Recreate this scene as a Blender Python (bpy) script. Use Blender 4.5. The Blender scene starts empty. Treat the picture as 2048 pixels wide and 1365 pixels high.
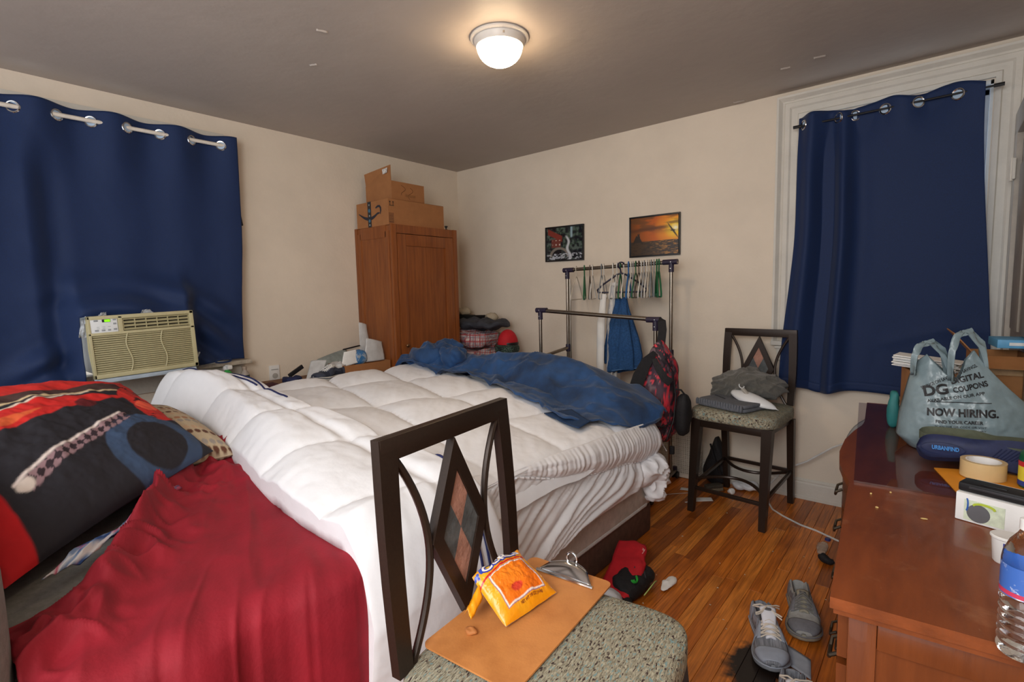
import bpy, bmesh, math, random
import numpy as np
from mathutils import Vector, Matrix
SC = bpy.context.scene
COL = SC.collection
RNG = random.Random(7)
# ---------------------------------------------------------------- camera
CAM = (3.770, -3.700, 1.388)
YAW, PITCH, ROLL = 0.69787, 0.09447, -0.02302
def camera():
    cy, sy, cp, sp = math.cos(YAW), math.sin(YAW), math.cos(PITCH), math.sin(PITCH)
    f = Vector((-sy*cp, cy*cp, -sp)); r = Vector((cy, sy, 0)); u = r.cross(f)
    r2 = r*math.cos(ROLL) + u*math.sin(ROLL); u2 = u*math.cos(ROLL) - r*math.sin(ROLL)
    cd = bpy.data.cameras.new('camera'); cd.sensor_width = 36; cd.lens = 36*1024.6/2048; cd.clip_start = .02
    ob = bpy.data.objects.new('camera', cd); COL.objects.link(ob)
    m = Matrix((r2, u2, -f)).transposed().to_4x4(); m.translation = CAM; ob.matrix_world = m
    SC.camera = ob
camera()
# ---------------------------------------------------------------- light
W = bpy.data.worlds.new('world'); SC.world = W; W.use_nodes = True
W.node_tree.nodes['Background'].inputs[0].default_value = (.93, .96, 1, 1)
W.node_tree.nodes['Background'].inputs[1].default_value = 1.3
def area(name, loc, aim, size, watts, col):
    d = bpy.data.lights.new(name, 'AREA'); d.shape = 'DISK'; d.size = size; d.energy = watts; d.color = col
    o = bpy.data.objects.new(name, d); COL.objects.link(o); o.location = loc
    o.rotation_euler = (Vector(aim)-Vector(loc)).to_track_quat('-Z', 'Y').to_euler()
area('photographer_flash', (3.75, -4.45, 2.1), (2.0, -.9, .9), 1.7, 62, (1, .985, .965))
SC.view_settings.view_transform = 'Standard'; SC.view_settings.look = 'None'
SC.view_settings.gamma = 1; SC.view_settings.exposure = 0.28; SC.view_settings.use_curve_mapping = False
LAMP_STRENGTH = 38
# ---------------------------------------------------------------- helpers
def lin(c):
    return tuple(((v/255)/12.92 if v/255 <= .04045 else ((v/255+.055)/1.055)**2.4) for v in c)
_T = np.random.RandomState(3).rand(256, 256)
def vn(x, y, s=0):
    x = np.asarray(x, float)+s*17.31; y = np.asarray(y, float)+s*9.77
    xi = np.floor(x).astype(int); yi = np.floor(y).astype(int); fx = x-xi; fy = y-yi
    fx = fx*fx*(3-2*fx); fy = fy*fy*(3-2*fy)
    t = lambda a, b: _T[a % 256, b % 256]
    return (t(xi, yi)*(1-fx)+t(xi+1, yi)*fx)*(1-fy)+(t(xi, yi+1)*(1-fx)+t(xi+1, yi+1)*fx)*fy-.5
def fbm(x, y, s=0, o=4):
    r = 0; a = 1.
    for i in range(o):
        r = r+a*vn(np.asarray(x)*2**i, np.asarray(y)*2**i, s+i); a *= .5
    return r
def ss(x, a=0., b=1.):
    t = np.clip((np.asarray(x, float)-a)/(b-a), 0, 1); return t*t*(3-2*t)
def lerp(a, b, t): return a+(b-a)*t
_M = {}
def M(name, col=(200, 200, 200), rough=.6, metal=0, var=.08, scale=18, stretch=(1, 1, 1), bump=0, bscale=80, trans=0, coat=0,
      sheen=0, attr=False, emit=0, alpha=1, ior=1.45, world=False, col2=None, thr=None, spec=.5, sss=0):
    """procedural material: base colour broken up by noise (or colours painted on the vertices), noise relief"""
    if name in _M: return _M[name]
    m = bpy.data.materials.new(name); m.use_nodes = True; nt = m.node_tree; N = nt.nodes; L = nt.links
    b = N['Principled BSDF']
    b.inputs['Roughness'].default_value = rough; b.inputs['Metallic'].default_value = metal
    b.inputs['Transmission Weight'].default_value = trans; b.inputs['Coat Weight'].default_value = coat
    b.inputs['Sheen Weight'].default_value = sheen; b.inputs['IOR'].default_value = ior
    b.inputs['Alpha'].default_value = alpha; b.inputs['Specular IOR Level'].default_value = spec
    tc = N.new('ShaderNodeTexCoord'); mp = N.new('ShaderNodeMapping'); mp.inputs['Scale'].default_value = stretch
    if world:
        g = N.new('ShaderNodeNewGeometry'); L.new(g.outputs['Position'], mp.inputs[0])
    else: L.new(tc.outputs['Object'], mp.inputs[0])
    nz = N.new('ShaderNodeTexNoise'); nz.inputs['Scale'].default_value = scale; nz.inputs['Detail'].default_value = 6
    nz.inputs['Roughness'].default_value = .62
    L.new(mp.outputs[0], nz.inputs['Vector'])
    rp = N.new('ShaderNodeValToRGB'); rp.color_ramp.elements[0].position, rp.color_ramp.elements[1].position = thr or (.3, .7)
    L.new(nz.outputs['Fac'], rp.inputs[0])
    c = lin(col)
    if attr:
        rp.color_ramp.elements[0].color = (1-var,)*3+(1,); rp.color_ramp.elements[1].color = (1+var*0,)*3+(1,)
        a = N.new('ShaderNodeAttribute'); a.attribute_name = 'Col'
        mx = N.new('ShaderNodeMix'); mx.data_type = 'RGBA'; mx.blend_type = 'MULTIPLY'; mx.inputs[0].default_value = 1
        L.new(a.outputs['Color'], mx.inputs[6]); L.new(rp.outputs[0], mx.inputs[7]); src = mx.outputs[2]
    else:
        d = lin(col2) if col2 else tuple(v*(1-2*var) for v in c)
        rp.color_ramp.elements[0].color = (*d, 1)
        rp.color_ramp.elements[1].color = (*(c if col2 else tuple(min(1, v*(1+var)) for v in c)), 1); src = rp.outputs[0]
    L.new(src, b.inputs['Base Color'])
    if bump:
        nb = N.new('ShaderNodeTexNoise'); nb.inputs['Scale'].default_value = bscale; nb.inputs['Detail'].default_value = 4
        L.new(mp.outputs[0], nb.inputs['Vector'])
        bp = N.new('ShaderNodeBump'); bp.inputs['Strength'].default_value = bump; bp.inputs['Distance'].default_value = .01
        L.new(nb.outputs['Fac'], bp.inputs['Height']); L.new(bp.outputs[0], b.inputs['Normal'])
    if emit:
        b.inputs['Emission Color'].default_value = (*c, 1); b.inputs['Emission Strength'].default_value = emit
    _M[name] = m; return m
class MB:
    """collects shapes and links them as ONE mesh object"""
    def __init__(s): s.v = []; s.f = []; s.c = None
    def add(s, v, f):
        o = len(s.v); s.v += [tuple(map(float, q)) for q in v]; s.f += [tuple(i+o for i in q) for q in f]; return s
    def box(s, c, d, rz=0, rot=None, bev=0, seg=2):
        bm = bmesh.new(); bmesh.ops.create_cube(bm, size=1); bmesh.ops.scale(bm, vec=d, verts=bm.verts)
        if bev: bmesh.ops.bevel(bm, geom=bm.edges[:], offset=min(bev, min(d)*.49), segments=seg, affect='EDGES', profile=.6)
        R_ = rot if rot is not None else Matrix.Rotation(rz, 3, 'Z')
        bm.verts.index_update()
        s.add([R_ @ q.co+Vector(c) for q in bm.verts], [[q.index for q in f.verts] for f in bm.faces]); bm.free(); return s
    def tube(s, pts, r, n=8, cap=True, closed=False, flat=None):
        pts = [Vector(q) for q in pts]; k = len(pts); rr = r if hasattr(r, '__len__') else [r]*k
        up = Vector((0, 0, 1)); prev = None; V = []; F = []
        for i, q in enumerate(pts):
            if closed: t = pts[(i+1) % k]-pts[i-1]
            else: t = pts[min(i+1, k-1)]-pts[max(i-1, 0)]
            t.normalize()
            if prev is None: a = t.cross(up if abs(t.z) < .95 else Vector((0, 1, 0)))
            else: a = prev-t*prev.dot(t)
            if a.length < 1e-6: a = t.cross(Vector((1, 0, 0)))
            a.normalize(); prev = a; b = t.cross(a)
            for j in range(n):
                w = 2*math.pi*j/n
                V.append(q+a*math.cos(w)*rr[i]+b*math.sin(w)*rr[i]*(flat or 1))
        for i in range(k if closed else k-1):
            for j in range(n):
                i2 = (i+1) % k
                F.append((i*n+j, i*n+(j+1) % n, i2*n+(j+1) % n, i2*n+j))
        if cap and not closed: F += [tuple(range(n-1, -1, -1)), tuple(range((k-1)*n, k*n))]
        return s.add(V, F)
    def lathe(s, prof, c=(0, 0, 0), n=24, rot=None, cap=True):
        V = []; F = []; c = Vector(c)
        for (r, z) in prof:
            for j in range(n):
                w = 2*math.pi*j/n; q = Vector((r*math.cos(w), r*math.sin(w), z)); V.append((rot @ q if rot is not None else q)+c)
        for i in range(len(prof)-1):
            for j in range(n): F.append((i*n+j, i*n+(j+1) % n, (i+1)*n+(j+1) % n, (i+1)*n+j))
        if cap: F += [tuple(range(n-1, -1, -1)), tuple(range((len(prof)-1)*n, len(prof)*n))]
        return s.add(V, F)
    def prism(s, poly, h, fn):
        """poly of (a,b); fn(a,b,h)->xyz for h=0 and h"""
        n = len(poly); V = [fn(a, b, 0) for a, b in poly]+[fn(a, b, h) for a, b in poly]
        F = [tuple(range(n-1, -1, -1)), tuple(range(n, 2*n))]+[(i, (i+1) % n, n+(i+1) % n, n+i) for i in range(n)]
        return s.add(V, F)
    def grid(s, P, cu=False, cv=False, mask=None, col=None):
        P = np.asarray(P); nu, nv = P.shape[:2]; F = []
        for i in range(nu if cu else nu-1):
            for j in range(nv if cv else nv-1):
                a, b = (i+1) % nu, (j+1) % nv
                if mask is None or mask[i, j]: F.append((i*nv+j, a*nv+j, a*nv+b, i*nv+b))
        if col is not None: s.c = (s.c or [(1, 1, 1)]*len(s.v))+[tuple(q) for q in np.asarray(col).reshape(-1, 3)]
        return s.add(P.reshape(-1, 3), F)
    def build(s, name, mat, parent=None, smooth=True, angle=40, solid=0, sub=0, recentre=None):
        me = bpy.data.meshes.new(name); V = s.v
        loc = Vector((0, 0, 0))
        if recentre is None: recentre = parent is None
        if recentre:
            a = np.array(V); loc = Vector(((a[:, 0].min()+a[:, 0].max())/2, (a[:, 1].min()+a[:, 1].max())/2, a[:, 2].min()))
            V = [tuple(Vector(q)-loc) for q in V]
        me.from_pydata(V, [], s.f); me.update()
        bm = bmesh.new(); bm.from_mesh(me); bmesh.ops.recalc_face_normals(bm, faces=bm.faces)
        loose = [q for q in bm.verts if not q.link_faces]
        if s.c is not None:
            lay = bm.verts.layers.float_color.new('Col'); bm.verts.ensure_lookup_table()
            for q, cc in zip(bm.verts, s.c): q[lay] = (*cc, 1)
        if loose: bmesh.ops.delete(bm, geom=loose, context='VERTS')
        bm.to_mesh(me); bm.free()
        if smooth:
            me.polygons.foreach_set('use_smooth', [True]*len(me.polygons))
            me.set_sharp_from_angle(angle=math.radians(angle))
        me.materials.append(mat if not isinstance(mat, str) else _M[mat])
        o = bpy.data.objects.new(name, me); COL.objects.link(o); o.location = loc
        if parent is not None:
            o.parent = parent
            w = parent; base = Matrix.Identity(4)
            if s_world: # parts are given in world coordinates
                mw = Matrix.Identity(4)
                while w is not None: mw = w.matrix_basis @ mw; w = w.parent
                o.matrix_basis = mw.inverted() @ Matrix.Translation(loc)
        if solid:
            q = o.modifiers.new('thickness', 'SOLIDIFY'); q.thickness = solid; q.offset = 0
        if sub:
            q = o.modifiers.new('smooth', 'SUBSURF'); q.levels = sub; q.render_levels = sub
        return o
s_world = True
class local:
    """inside this block parts are given in their parent's own coordinates"""
    def __enter__(s):
        global s_world; s_world = False
    def __exit__(s, *a):
        global s_world; s_world = True
def tag(o, label=None, cat=None, group=None, kind=None):
    if label: o['label'] = label
    if cat: o['category'] = cat
    if group: o['group'] = group
    if kind: o['kind'] = kind
    return o
def empty(name, loc, label, cat, rz=0, group=None, rot=None):
    o = bpy.data.objects.new(name, None); COL.objects.link(o); o.location = loc
    o.rotation_euler = rot if rot is not None else (0, 0, rz); o.empty_display_size = .05
    return tag(o, label, cat, group)
def struct(o): o['kind'] = 'structure'; return o
def copy_tree(o, parent=None):
    c = o.copy(); COL.objects.link(c); c.parent = parent
    for ch in list(o.children): copy_tree(ch, c)
    return c
def text_shape(txt, size, fn, mb=None, bold=0.0, width=None):
    """lettering as flat mesh, laid on a surface by fn(a, b) -> xyz"""
    cu = bpy.data.curves.new('t', 'FONT'); cu.body = txt; cu.size = size; cu.align_x = 'CENTER'; cu.align_y = 'CENTER'; cu.offset = bold
    cu.resolution_u = 3
    ob = bpy.data.objects.new('t', cu); COL.objects.link(ob)
    dg = bpy.context.evaluated_depsgraph_get(); me = bpy.data.meshes.new_from_object(ob.evaluated_get(dg))
    mb = mb or MB()
    xs = [v.co.x for v in me.vertices]; k = 1.
    if width and xs: k = width/(max(xs)-min(xs))
    mb.add([fn(v.co.x*k, v.co.y) for v in me.vertices], [tuple(p.vertices) for p in me.polygons])
    bpy.data.objects.remove(ob); bpy.data.curves.remove(cu); bpy.data.meshes.remove(me)
    return mb
def rbox_grid(cx, cy, cz, sx, sy, sz, n=12, p=4., nz=0., ns=6, seed=0, squash=None):
    """a soft rounded box / cushion as a closed grid (superellipsoid)"""
    u = np.linspace(-math.pi, math.pi, 2*n, endpoint=False); v = np.linspace(-math.pi/2, math.pi/2, n+1)
    U, Vv = np.meshgrid(u, v, indexing='ij'); e = 2/p
    f = lambda t: np.sign(t)*np.abs(t)**e
    x = f(np.cos(Vv))*f(np.cos(U)); y = f(np.cos(Vv))*f(np.sin(U)); z = f(np.sin(Vv))
    P = np.stack([cx+x*sx/2, cy+y*sy/2, cz+z*sz/2], -1)
    if nz:
        d = fbm(P[..., 0]*ns+P[..., 2]*ns*.7, P[..., 1]*ns+P[..., 2]*ns*.5, seed)*nz
        P = P+d[..., None]*np.stack([x, y, z], -1)
    return P
# ---------------------------------------------------------------- materials
H = 2.6; XE = 4.06; YS = -4.7
M('wall_paint', (223, 210, 193), .75, var=.035, scale=2.2, bump=.12, bscale=45, world=True)
M('ceiling_paint', (178, 168, 160), .6, var=.04, scale=1.6, bump=.28, bscale=11, world=True)
M('trim_paint', (208, 203, 193), .5, var=.05, scale=4, bump=.25, bscale=40, world=True)
M('door_paint', (150, 141, 130), .5, var=.06, scale=5, bump=.1, world=True)
M('frame_white', (222, 228, 232), .45, var=.03)
M('fabric_navy', (6, 37, 82), .72, var=.16, scale=300, bump=.06, bscale=900, sheen=.08)
M('chrome', (210, 210, 210), .15, 1, var=.02)
M('steel', (150, 140, 128), .28, 1, var=.06, scale=30)
M('white_plastic', (228, 228, 226), .4, var=.02)
M('black_plastic', (22, 21, 24), .45, var=.1)
M('dark_metal', (52, 44, 38), .38, .5, var=.12, scale=120)
M('card', (160, 110, 66), .8, var=.07, scale=14, bump=.08)
M('paper', (232, 232, 230), .7, var=.03)
def wood(name, c1, c2, stretch, rough=.38, scale=5, coat=.1):
    return M(name, c1, rough, col2=c2, stretch=stretch, scale=scale, bump=.05, bscale=60, thr=(.28, .72), coat=coat)
wood('cherry', (146, 82, 34), (112, 57, 22), (9, 9, .7), .42)
wood('dresser_wood', (140, 72, 32), (102, 50, 21), (2.4, .5, 2.4), .34, 7, .15)
def dusty(m):
    nt = m.node_tree; N = nt.nodes; L = nt.links; b = N['Principled BSDF']; src = b.inputs['Base Color'].links[0].from_socket
    g = N.new('ShaderNodeNewGeometry')
    for (sc, lo, hi, fac, col) in ((7, .58, .78, .35, (190, 140, 104)), (60, .66, .74, .6, (206, 170, 138))):
        nz = N.new('ShaderNodeTexNoise'); nz.inputs['Scale'].default_value = sc; nz.inputs['Detail'].default_value = 9; nz.inputs['Roughness'].default_value = .7; L.new(g.outputs['Position'], nz.inputs['Vector'])
        r = N.new('ShaderNodeValToRGB'); r.color_ramp.elements[0].position = lo; r.color_ramp.elements[1].position = hi; r.color_ramp.elements[1].color = (fac, fac, fac, 1); L.new(nz.outputs['Fac'], r.inputs[0])
        mx = N.new('ShaderNodeMix'); mx.data_type = 'RGBA'; L.new(r.outputs[0], mx.inputs[0]); L.new(src, mx.inputs[6]); mx.inputs[7].default_value = (*lin(col), 1); src = mx.outputs[2]
    L.new(src, b.inputs['Base Color'])
dusty(_M['dresser_wood'])
wood('dresser_side', (120, 62, 26), (96, 47, 18), (7, 7, .6), .32, 5, .2)
# oak strip floor: one material, each board takes its own tone, with a burn mark and grime
def floor_mat():
    m = bpy.data.materials.new('oak_strip'); m.use_nodes = True; nt = m.node_tree; N = nt.nodes; L = nt.links; b = N['Principled BSDF']
    g = N.new('ShaderNodeNewGeometry'); oi = N.new('ShaderNodeObjectInfo')
    add = N.new('ShaderNodeVectorMath'); add.operation = 'ADD'; sc = N.new('ShaderNodeVectorMath'); sc.operation = 'SCALE'
    cmb = N.new('ShaderNodeCombineXYZ'); L.new(oi.outputs['Random'], cmb.inputs[0]); L.new(oi.outputs['Random'], cmb.inputs[1])
    L.new(cmb.outputs[0], sc.inputs[0]); sc.inputs['Scale'].default_value = 37; L.new(g.outputs['Position'], add.inputs[0]); L.new(sc.outputs[0], add.inputs[1])
    mp = N.new('ShaderNodeMapping'); mp.inputs['Scale'].default_value = (34, 1.6, 1); L.new(add.outputs[0], mp.inputs[0])
    nz = N.new('ShaderNodeTexNoise'); nz.inputs['Scale'].default_value = 3.2; nz.inputs['Detail'].default_value = 7; nz.inputs['Distortion'].default_value = .5
    L.new(mp.outputs[0], nz.inputs['Vector'])
    r1 = N.new('ShaderNodeValToRGB'); e = r1.color_ramp.elements
    e[0].position = 0; e[0].color = (*lin((156, 84, 26)), 1); e[1].position = 1; e[1].color = (*lin((236, 152, 64)), 1)
    for p_, c_ in ((.25, (196, 110, 34)), (.5, (216, 126, 42)), (.78, (224, 136, 52))):
        q = r1.color_ramp.elements.new(p_); q.color = (*lin(c_), 1)
    L.new(oi.outputs['Random'], r1.inputs[0])
    r2 = N.new('ShaderNodeValToRGB'); r2.color_ramp.elements[0].position = .32; r2.color_ramp.elements[1].position = .68
    r2.color_ramp.elements[0].color = (.52, .46, .4, 1); r2.color_ramp.elements[1].color = (1.06, 1.04, 1, 1); L.new(nz.outputs['Fac'], r2.inputs[0])
    mx = N.new('ShaderNodeMix'); mx.data_type = 'RGBA'; mx.blend_type = 'MULTIPLY'; mx.inputs[0].default_value = 1
    L.new(r1.outputs[0], mx.inputs[6]); L.new(r2.outputs[0], mx.inputs[7])
    # burn mark beside the sneakers
    sub = N.new('ShaderNodeVectorMath'); sub.operation = 'SUBTRACT'; sub.inputs[1].default_value = (3.31, -1.80, 0); L.new(g.outputs['Position'], sub.inputs[0])
    m2 = N.new('ShaderNodeMapping'); m2.inputs['Scale'].default_value = (1.15, .85, 1); L.new(sub.outputs[0], m2.inputs[0])
    ln = N.new('ShaderNodeVectorMath'); ln.operation = 'LENGTH'; L.new(m2.outputs[0], ln.inputs[0])
    n3 = N.new('ShaderNodeTexNoise'); n3.inputs['Scale'].default_value = 26; n3.inputs['Detail'].default_value = 6; L.new(g.outputs['Position'], n3.inputs['Vector'])
    ma = N.new('ShaderNodeMath'); ma.operation = 'MULTIPLY_ADD'; ma.inputs[1].default_value = .12; L.new(n3.outputs['Fac'], ma.inputs[0]); L.new(ln.outputs['Value'], ma.inputs[2])
    r3 = N.new('ShaderNodeValToRGB'); r3.color_ramp.elements[0].position = .155; r3.color_ramp.elements[1].position = .2
    L.new(ma.outputs[0], r3.inputs[0])
    m3 = N.new('ShaderNodeMix'); m3.data_type = 'RGBA'; m3.blend_type = 'MIX'; L.new(r3.outputs[0], m3.inputs[0]); m3.inputs[6].default_value = (*lin((30, 22, 18)), 1)
    # grime
    n4 = N.new('ShaderNodeTexNoise'); n4.inputs['Scale'].default_value = 5; n4.inputs['Detail'].default_value = 8; L.new(g.outputs['Position'], n4.inputs['Vector'])
    r4 = N.new('ShaderNodeValToRGB'); r4.color_ramp.elements[0].position = .33; r4.color_ramp.elements[1].position = .5
    r4.color_ramp.elements[0].color = (.8, .76, .72, 1); L.new(n4.outputs['Fac'], r4.inputs[0])
    m4 = N.new('ShaderNodeMix'); m4.data_type = 'RGBA'; m4.blend_type = 'MULTIPLY'; m4.inputs[0].default_value = 1
    L.new(mx.outputs[2], m4.inputs[6]); L.new(r4.outputs[0], m4.inputs[7]); L.new(m4.outputs[2], m3.inputs[7])
    L.new(m3.outputs[2], b.inputs['Base Color']); b.inputs['Roughness'].default_value = .36
    bp = N.new('ShaderNodeBump'); bp.inputs['Strength'].default_value = .06; L.new(nz.outputs['Fac'], bp.inputs['Height']); L.new(bp.outputs[0], b.inputs['Normal'])
    _M['oak_strip'] = m
floor_mat()
# ---------------------------------------------------------------- room shell
M('subfloor', (40, 26, 16), .9)
fl = struct(MB().box(((XE)/2, YS/2, -.06), (XE+.3, -YS+.3, .08)).build('floor', M('subfloor')))
PW = .0572
def plank_mesh():
    mb = MB().box((0, 0, -.0095), (PW-.0012, 1, .019), bev=.0009, seg=1); return mb
pm = None; nfar = MB()
rx = random.Random(11)
for i in range(int(XE/PW)+1):
    x = PW*(i+.5); y = YS+rx.uniform(-.8, 0)
    while y < 0:
        L_ = rx.uniform(.55, 1.7); a = max(y, YS); b = min(y+L_, -.001)
        if b-a > .02:
            seen = 2.2 < x < 3.75 and b > -2.75
            if seen:
                if pm is None:
                    o = plank_mesh().build('plank', _M['oak_strip'], fl, smooth=False); pm = o.data
                else:
                    o = bpy.data.objects.new('plank', pm); COL.objects.link(o); o.parent = fl
                o.matrix_basis = fl.matrix_basis.inverted() @ Matrix.Translation((x, (a+b)/2, rx.uniform(-.0004, 0))) @ Matrix.Diagonal((1, b-a-.0012, 1, 1))
            else: nfar.box((x, (a+b)/2, -.0095), (PW-.0012, b-a-.0012, .019))
        y += L_
tag(nfar.build('plank_field', _M['oak_strip'], fl, smooth=False), kind='stuff')
struct(MB().box((XE/2, YS/2, H+.05), (XE+.3, -YS+.3, .1)).build('ceiling', _M['ceiling_paint']))
def wall_with_hole(name, axis, hole, lo, hi):
    """wall as four slabs round a window opening; axis 'x': plane x=0 running in y, 'y': plane y=0 running in x"""
    a0, a1, z0, z1 = hole; mb = MB(); T = .22
    for (p, q, r, s) in ((lo, a0, 0, H), (a1, hi, 0, H), (a0, a1, 0, z0), (a0, a1, z1, H)):
        c, d = (p+q)/2, q-p
        if axis == 'x': mb.box((-T/2, c, (r+s)/2), (T, d, s-r))
        else: mb.box((c, T/2, (r+s)/2), (d, T, s-r))
    return struct(mb.build(name, _M['wall_paint'], smooth=False))
wall_with_hole('wall_left', 'x', (-3.55, -2.34, .97, 2.36), YS, .22)
wall_with_hole('wall_right', 'y', (3.07, 3.93, 1.06, 2.42), 0, XE+.2)
struct(MB().box((XE+.06, (YS)/2, H/2), (.12, -YS, H)).build('wall_east', _M['wall_paint'], smooth=False))
# baseboards with a moulded top
def baseboard(name, p0, p1, n, x_thick=.018, h=.135):
    prof = [(0, 0), (.022, 0), (.022, .02), (.018, .024), (.018, h-.03), (.013, h-.022), (.015, h-.012), (.006, h), (0, h)]
    mb = MB(); V = []
    for P in (p0, p1): V += [(P[0]+n[0]*a, P[1]+n[1]*a, b) for a, b in prof]
    k = len(prof); mb.add(V, [tuple(range(k)), tuple(range(2*k-1, k-1, -1))]+[(i, (i+1) % k, k+(i+1) % k, k+i) for i in range(k)])
    return struct(mb.build(name, _M['trim_paint'], angle=20))
baseboard('baseboard_right', (.0, 0), (XE, 0), (0, -1)); baseboard('baseboard_left', (0, 0), (0, YS), (1, 0))
baseboard('baseboard_east', (XE, -1.2), (XE, YS), (-1, 0))
# ---------------------------------------------------------------- right-hand window: moulded casing up to the ceiling
w2 = struct(empty('window_2', (3.5, 0, 1.0), None, None))
def cas(mb, prof, path):
    """casing profile (offset outward, proud) swept round an open rectangle path [(x,z,nx,nz)] on the wall y=0"""
    k = len(prof); V = []
    for (x, z, ox, oz) in path: V += [(x+ox*a, -b, z+oz*a) for a, b in prof]
    F = []
    for i in range(len(path)-1): F += [(i*k+j, i*k+j+1, (i+1)*k+j+1, (i+1)*k+j) for j in range(k-1)]
    F += [tuple(range(k)), tuple(range((len(path)-1)*k+k-1, (len(path)-1)*k-1, -1))]
    return mb.add(V, F)
X0, X1, Z1 = 3.055, 3.945, 2.435
mb = cas(MB(), [(-.01, 0), (-.01, .02), (.012, .026), (.018, .018), (.024, .018), (.05, .022), (.06, .03), (.085, .032), (.09, .026), (.10, .03), (.118, .05), (.13, .052), (.13, 0)],
         [(X0, 1.02, -1, 0), (X0, Z1, -1, 1), (X1, Z1, 1, 1), (X1, 1.02, 1, 0)])
mb.build('casing', _M['trim_paint'], w2, angle=25)
cas(MB(), [(0, 0), (0, -.012), (.012, -.016), (.02, -.006), (.02, 0)], [(X0, 1.06, 1, 0), (X0, Z1, 1, -1), (X1, Z1, -1, -1), (X1, 1.06, -1, 0)]).build('stop_bead', _M['trim_paint'], w2, angle=25)
MB().box((3.5, -.022, 1.02), (1.16, .064, .03), bev=.008).build('sill', _M['trim_paint'], w2)
ap = MB().box((3.5, -.011, .955), (1.10, .022, .10), bev=.006); ap.box((3.5, -.02, .992), (1.12, .035, .02), bev=.008); ap.build('apron', _M['trim_paint'], w2)
MB().box((3.01, -.030, 2.545), (.02, .012, .02)).build('corner_chip', _M['trim_paint'], w2)
def thin_glass(name, tint, ior=1.45):
    m = bpy.data.materials.new(name); m.use_nodes = True; nt = m.node_tree; nt.nodes.remove(nt.nodes['Principled BSDF'])
    t = nt.nodes.new('ShaderNodeBsdfTransparent'); t.inputs[0].default_value = (*lin(tint), 1); g = nt.nodes.new('ShaderNodeBsdfGlossy'); g.inputs['Roughness'].default_value = .03
    f0 = nt.nodes.new('ShaderNodeFresnel'); f0.inputs[0].default_value = ior; ge = nt.nodes.new('ShaderNodeNewGeometry'); f = nt.nodes.new('ShaderNodeMath'); f.operation = 'SUBTRACT'; f.use_clamp = True; nt.links.new(f0.outputs[0], f.inputs[0]); nt.links.new(ge.outputs['Backfacing'], f.inputs[1]); x = nt.nodes.new('ShaderNodeMixShader')
    nt.links.new(f.outputs[0], x.inputs[0]); nt.links.new(t.outputs[0], x.inputs[1]); nt.links.new(g.outputs[0], x.inputs[2]); nt.links.new(x.outputs[0], nt.nodes['Material Output'].inputs[0])
    _M[name] = m; return m
thin_glass('glass', (240, 244, 248))
def sash(parent, axis, a0, a1, z0, z1, off):
    s = MB(); w = .045; dd = .04
    P = lambda a, z, d: (a, d, z) if axis == 'y' else (-d, a, z)
    D = lambda a, z, d: (a, d, z) if axis == 'y' else (d, a, z)
    for (c, z, da, dz) in (((a0+w/2), (z0+z1)/2, w, z1-z0), ((a1-w/2), (z0+z1)/2, w, z1-z0), ((a0+a1)/2, z0+w/2, a1-a0, w), ((a0+a1)/2, z1-w/2, a1-a0, w)):
        s.box(P(c, z, off), D(da, dz, dd))
    s.build('sash', _M['frame_white'], parent, smooth=False)
    MB().box(P((a0+a1)/2, (z0+z1)/2, off), D(a1-a0-.08, z1-z0-.08, .006)).build('pane', _M['glass'], parent, smooth=False)
sash(w2, 'y', 3.08, 3.92, 1.07, 1.76, .09); sash(w2, 'y', 3.08, 3.92, 1.73, 2.42, .13)
jm = MB()
for x in (3.072, 3.928): jm.box((x, .10, 1.74), (.02, .19, 1.36))
jm.box((3.5, .10, 2.41), (.86, .19, .02)); jm.build('jamb', _M['frame_white'], w2, smooth=False)
# ---------------------------------------------------------------- left-hand window behind the air conditioner
w1 = struct(empty('window_1', (0, -2.95, .9), None, None))
cm = MB()
for (y, z, dy, dz) in ((-3.62, 1.66, .13, 1.42), (-2.265, 1.66, .13, 1.42), (-2.94, 2.425, 1.49, .13)): cm.box((.014, y, z), (.028, dy, dz), bev=.006)
cm.box((.022, -2.235, 1.66), (.03, .03, 1.42), bev=.006)
cm.build('casing', _M['trim_paint'], w1)
MB().box((.05, -2.9, .955), (.13, 1.5, .03), bev=.009).build('sill', M('sill_paint', (186, 176, 160), .6, var=.25, scale=16, bump=.3), w1)
ap = MB().box((.014, -2.9, .88), (.028, 1.42, .12), bev=.006); ap.box((.02, -2.9, .93), (.035, 1.44, .02), bev=.007); ap.build('apron', _M['trim_paint'], w1)
sash(w1, 'x', -3.54, -2.35, 1.32, 2.36, .09)
# ---------------------------------------------------------------- closed door in the east wall, only its hinge side is in the picture
dr = struct(empty('door_1', (XE, -.6, 0), None, None))
dm = MB()
for (y, z, dy, dz) in ((-.105, 1.06, .12, 2.12), (-1.10, 1.06, .12, 2.12), (-.6, 2.16, 1.12, .12)): dm.box((XE-.022, y, z), (.044, dy, dz), bev=.008)
dm.build('casing', M('door_trim', (168, 160, 150), .5, var=.06), dr)
MB().box((XE-.006, -.6, 1.04), (.03, .87, 2.07), bev=.004).build('leaf', _M['door_paint'], dr)
for z in (.5, 1.55):
    for y in (-.82, -.38): MB().box((XE-.024, y, z), (.012, .3, .78), bev=.01).build('panel', _M['door_paint'], dr)
for z in (.35, 1.93): MB().box((XE-.047, -.15, z), (.012, .07, .10), bev=.003).tube([(XE-.054, -.162, z-.055), (XE-.054, -.162, z+.055)], .008).build('hinge', _M['trim_paint'], dr)
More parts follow.
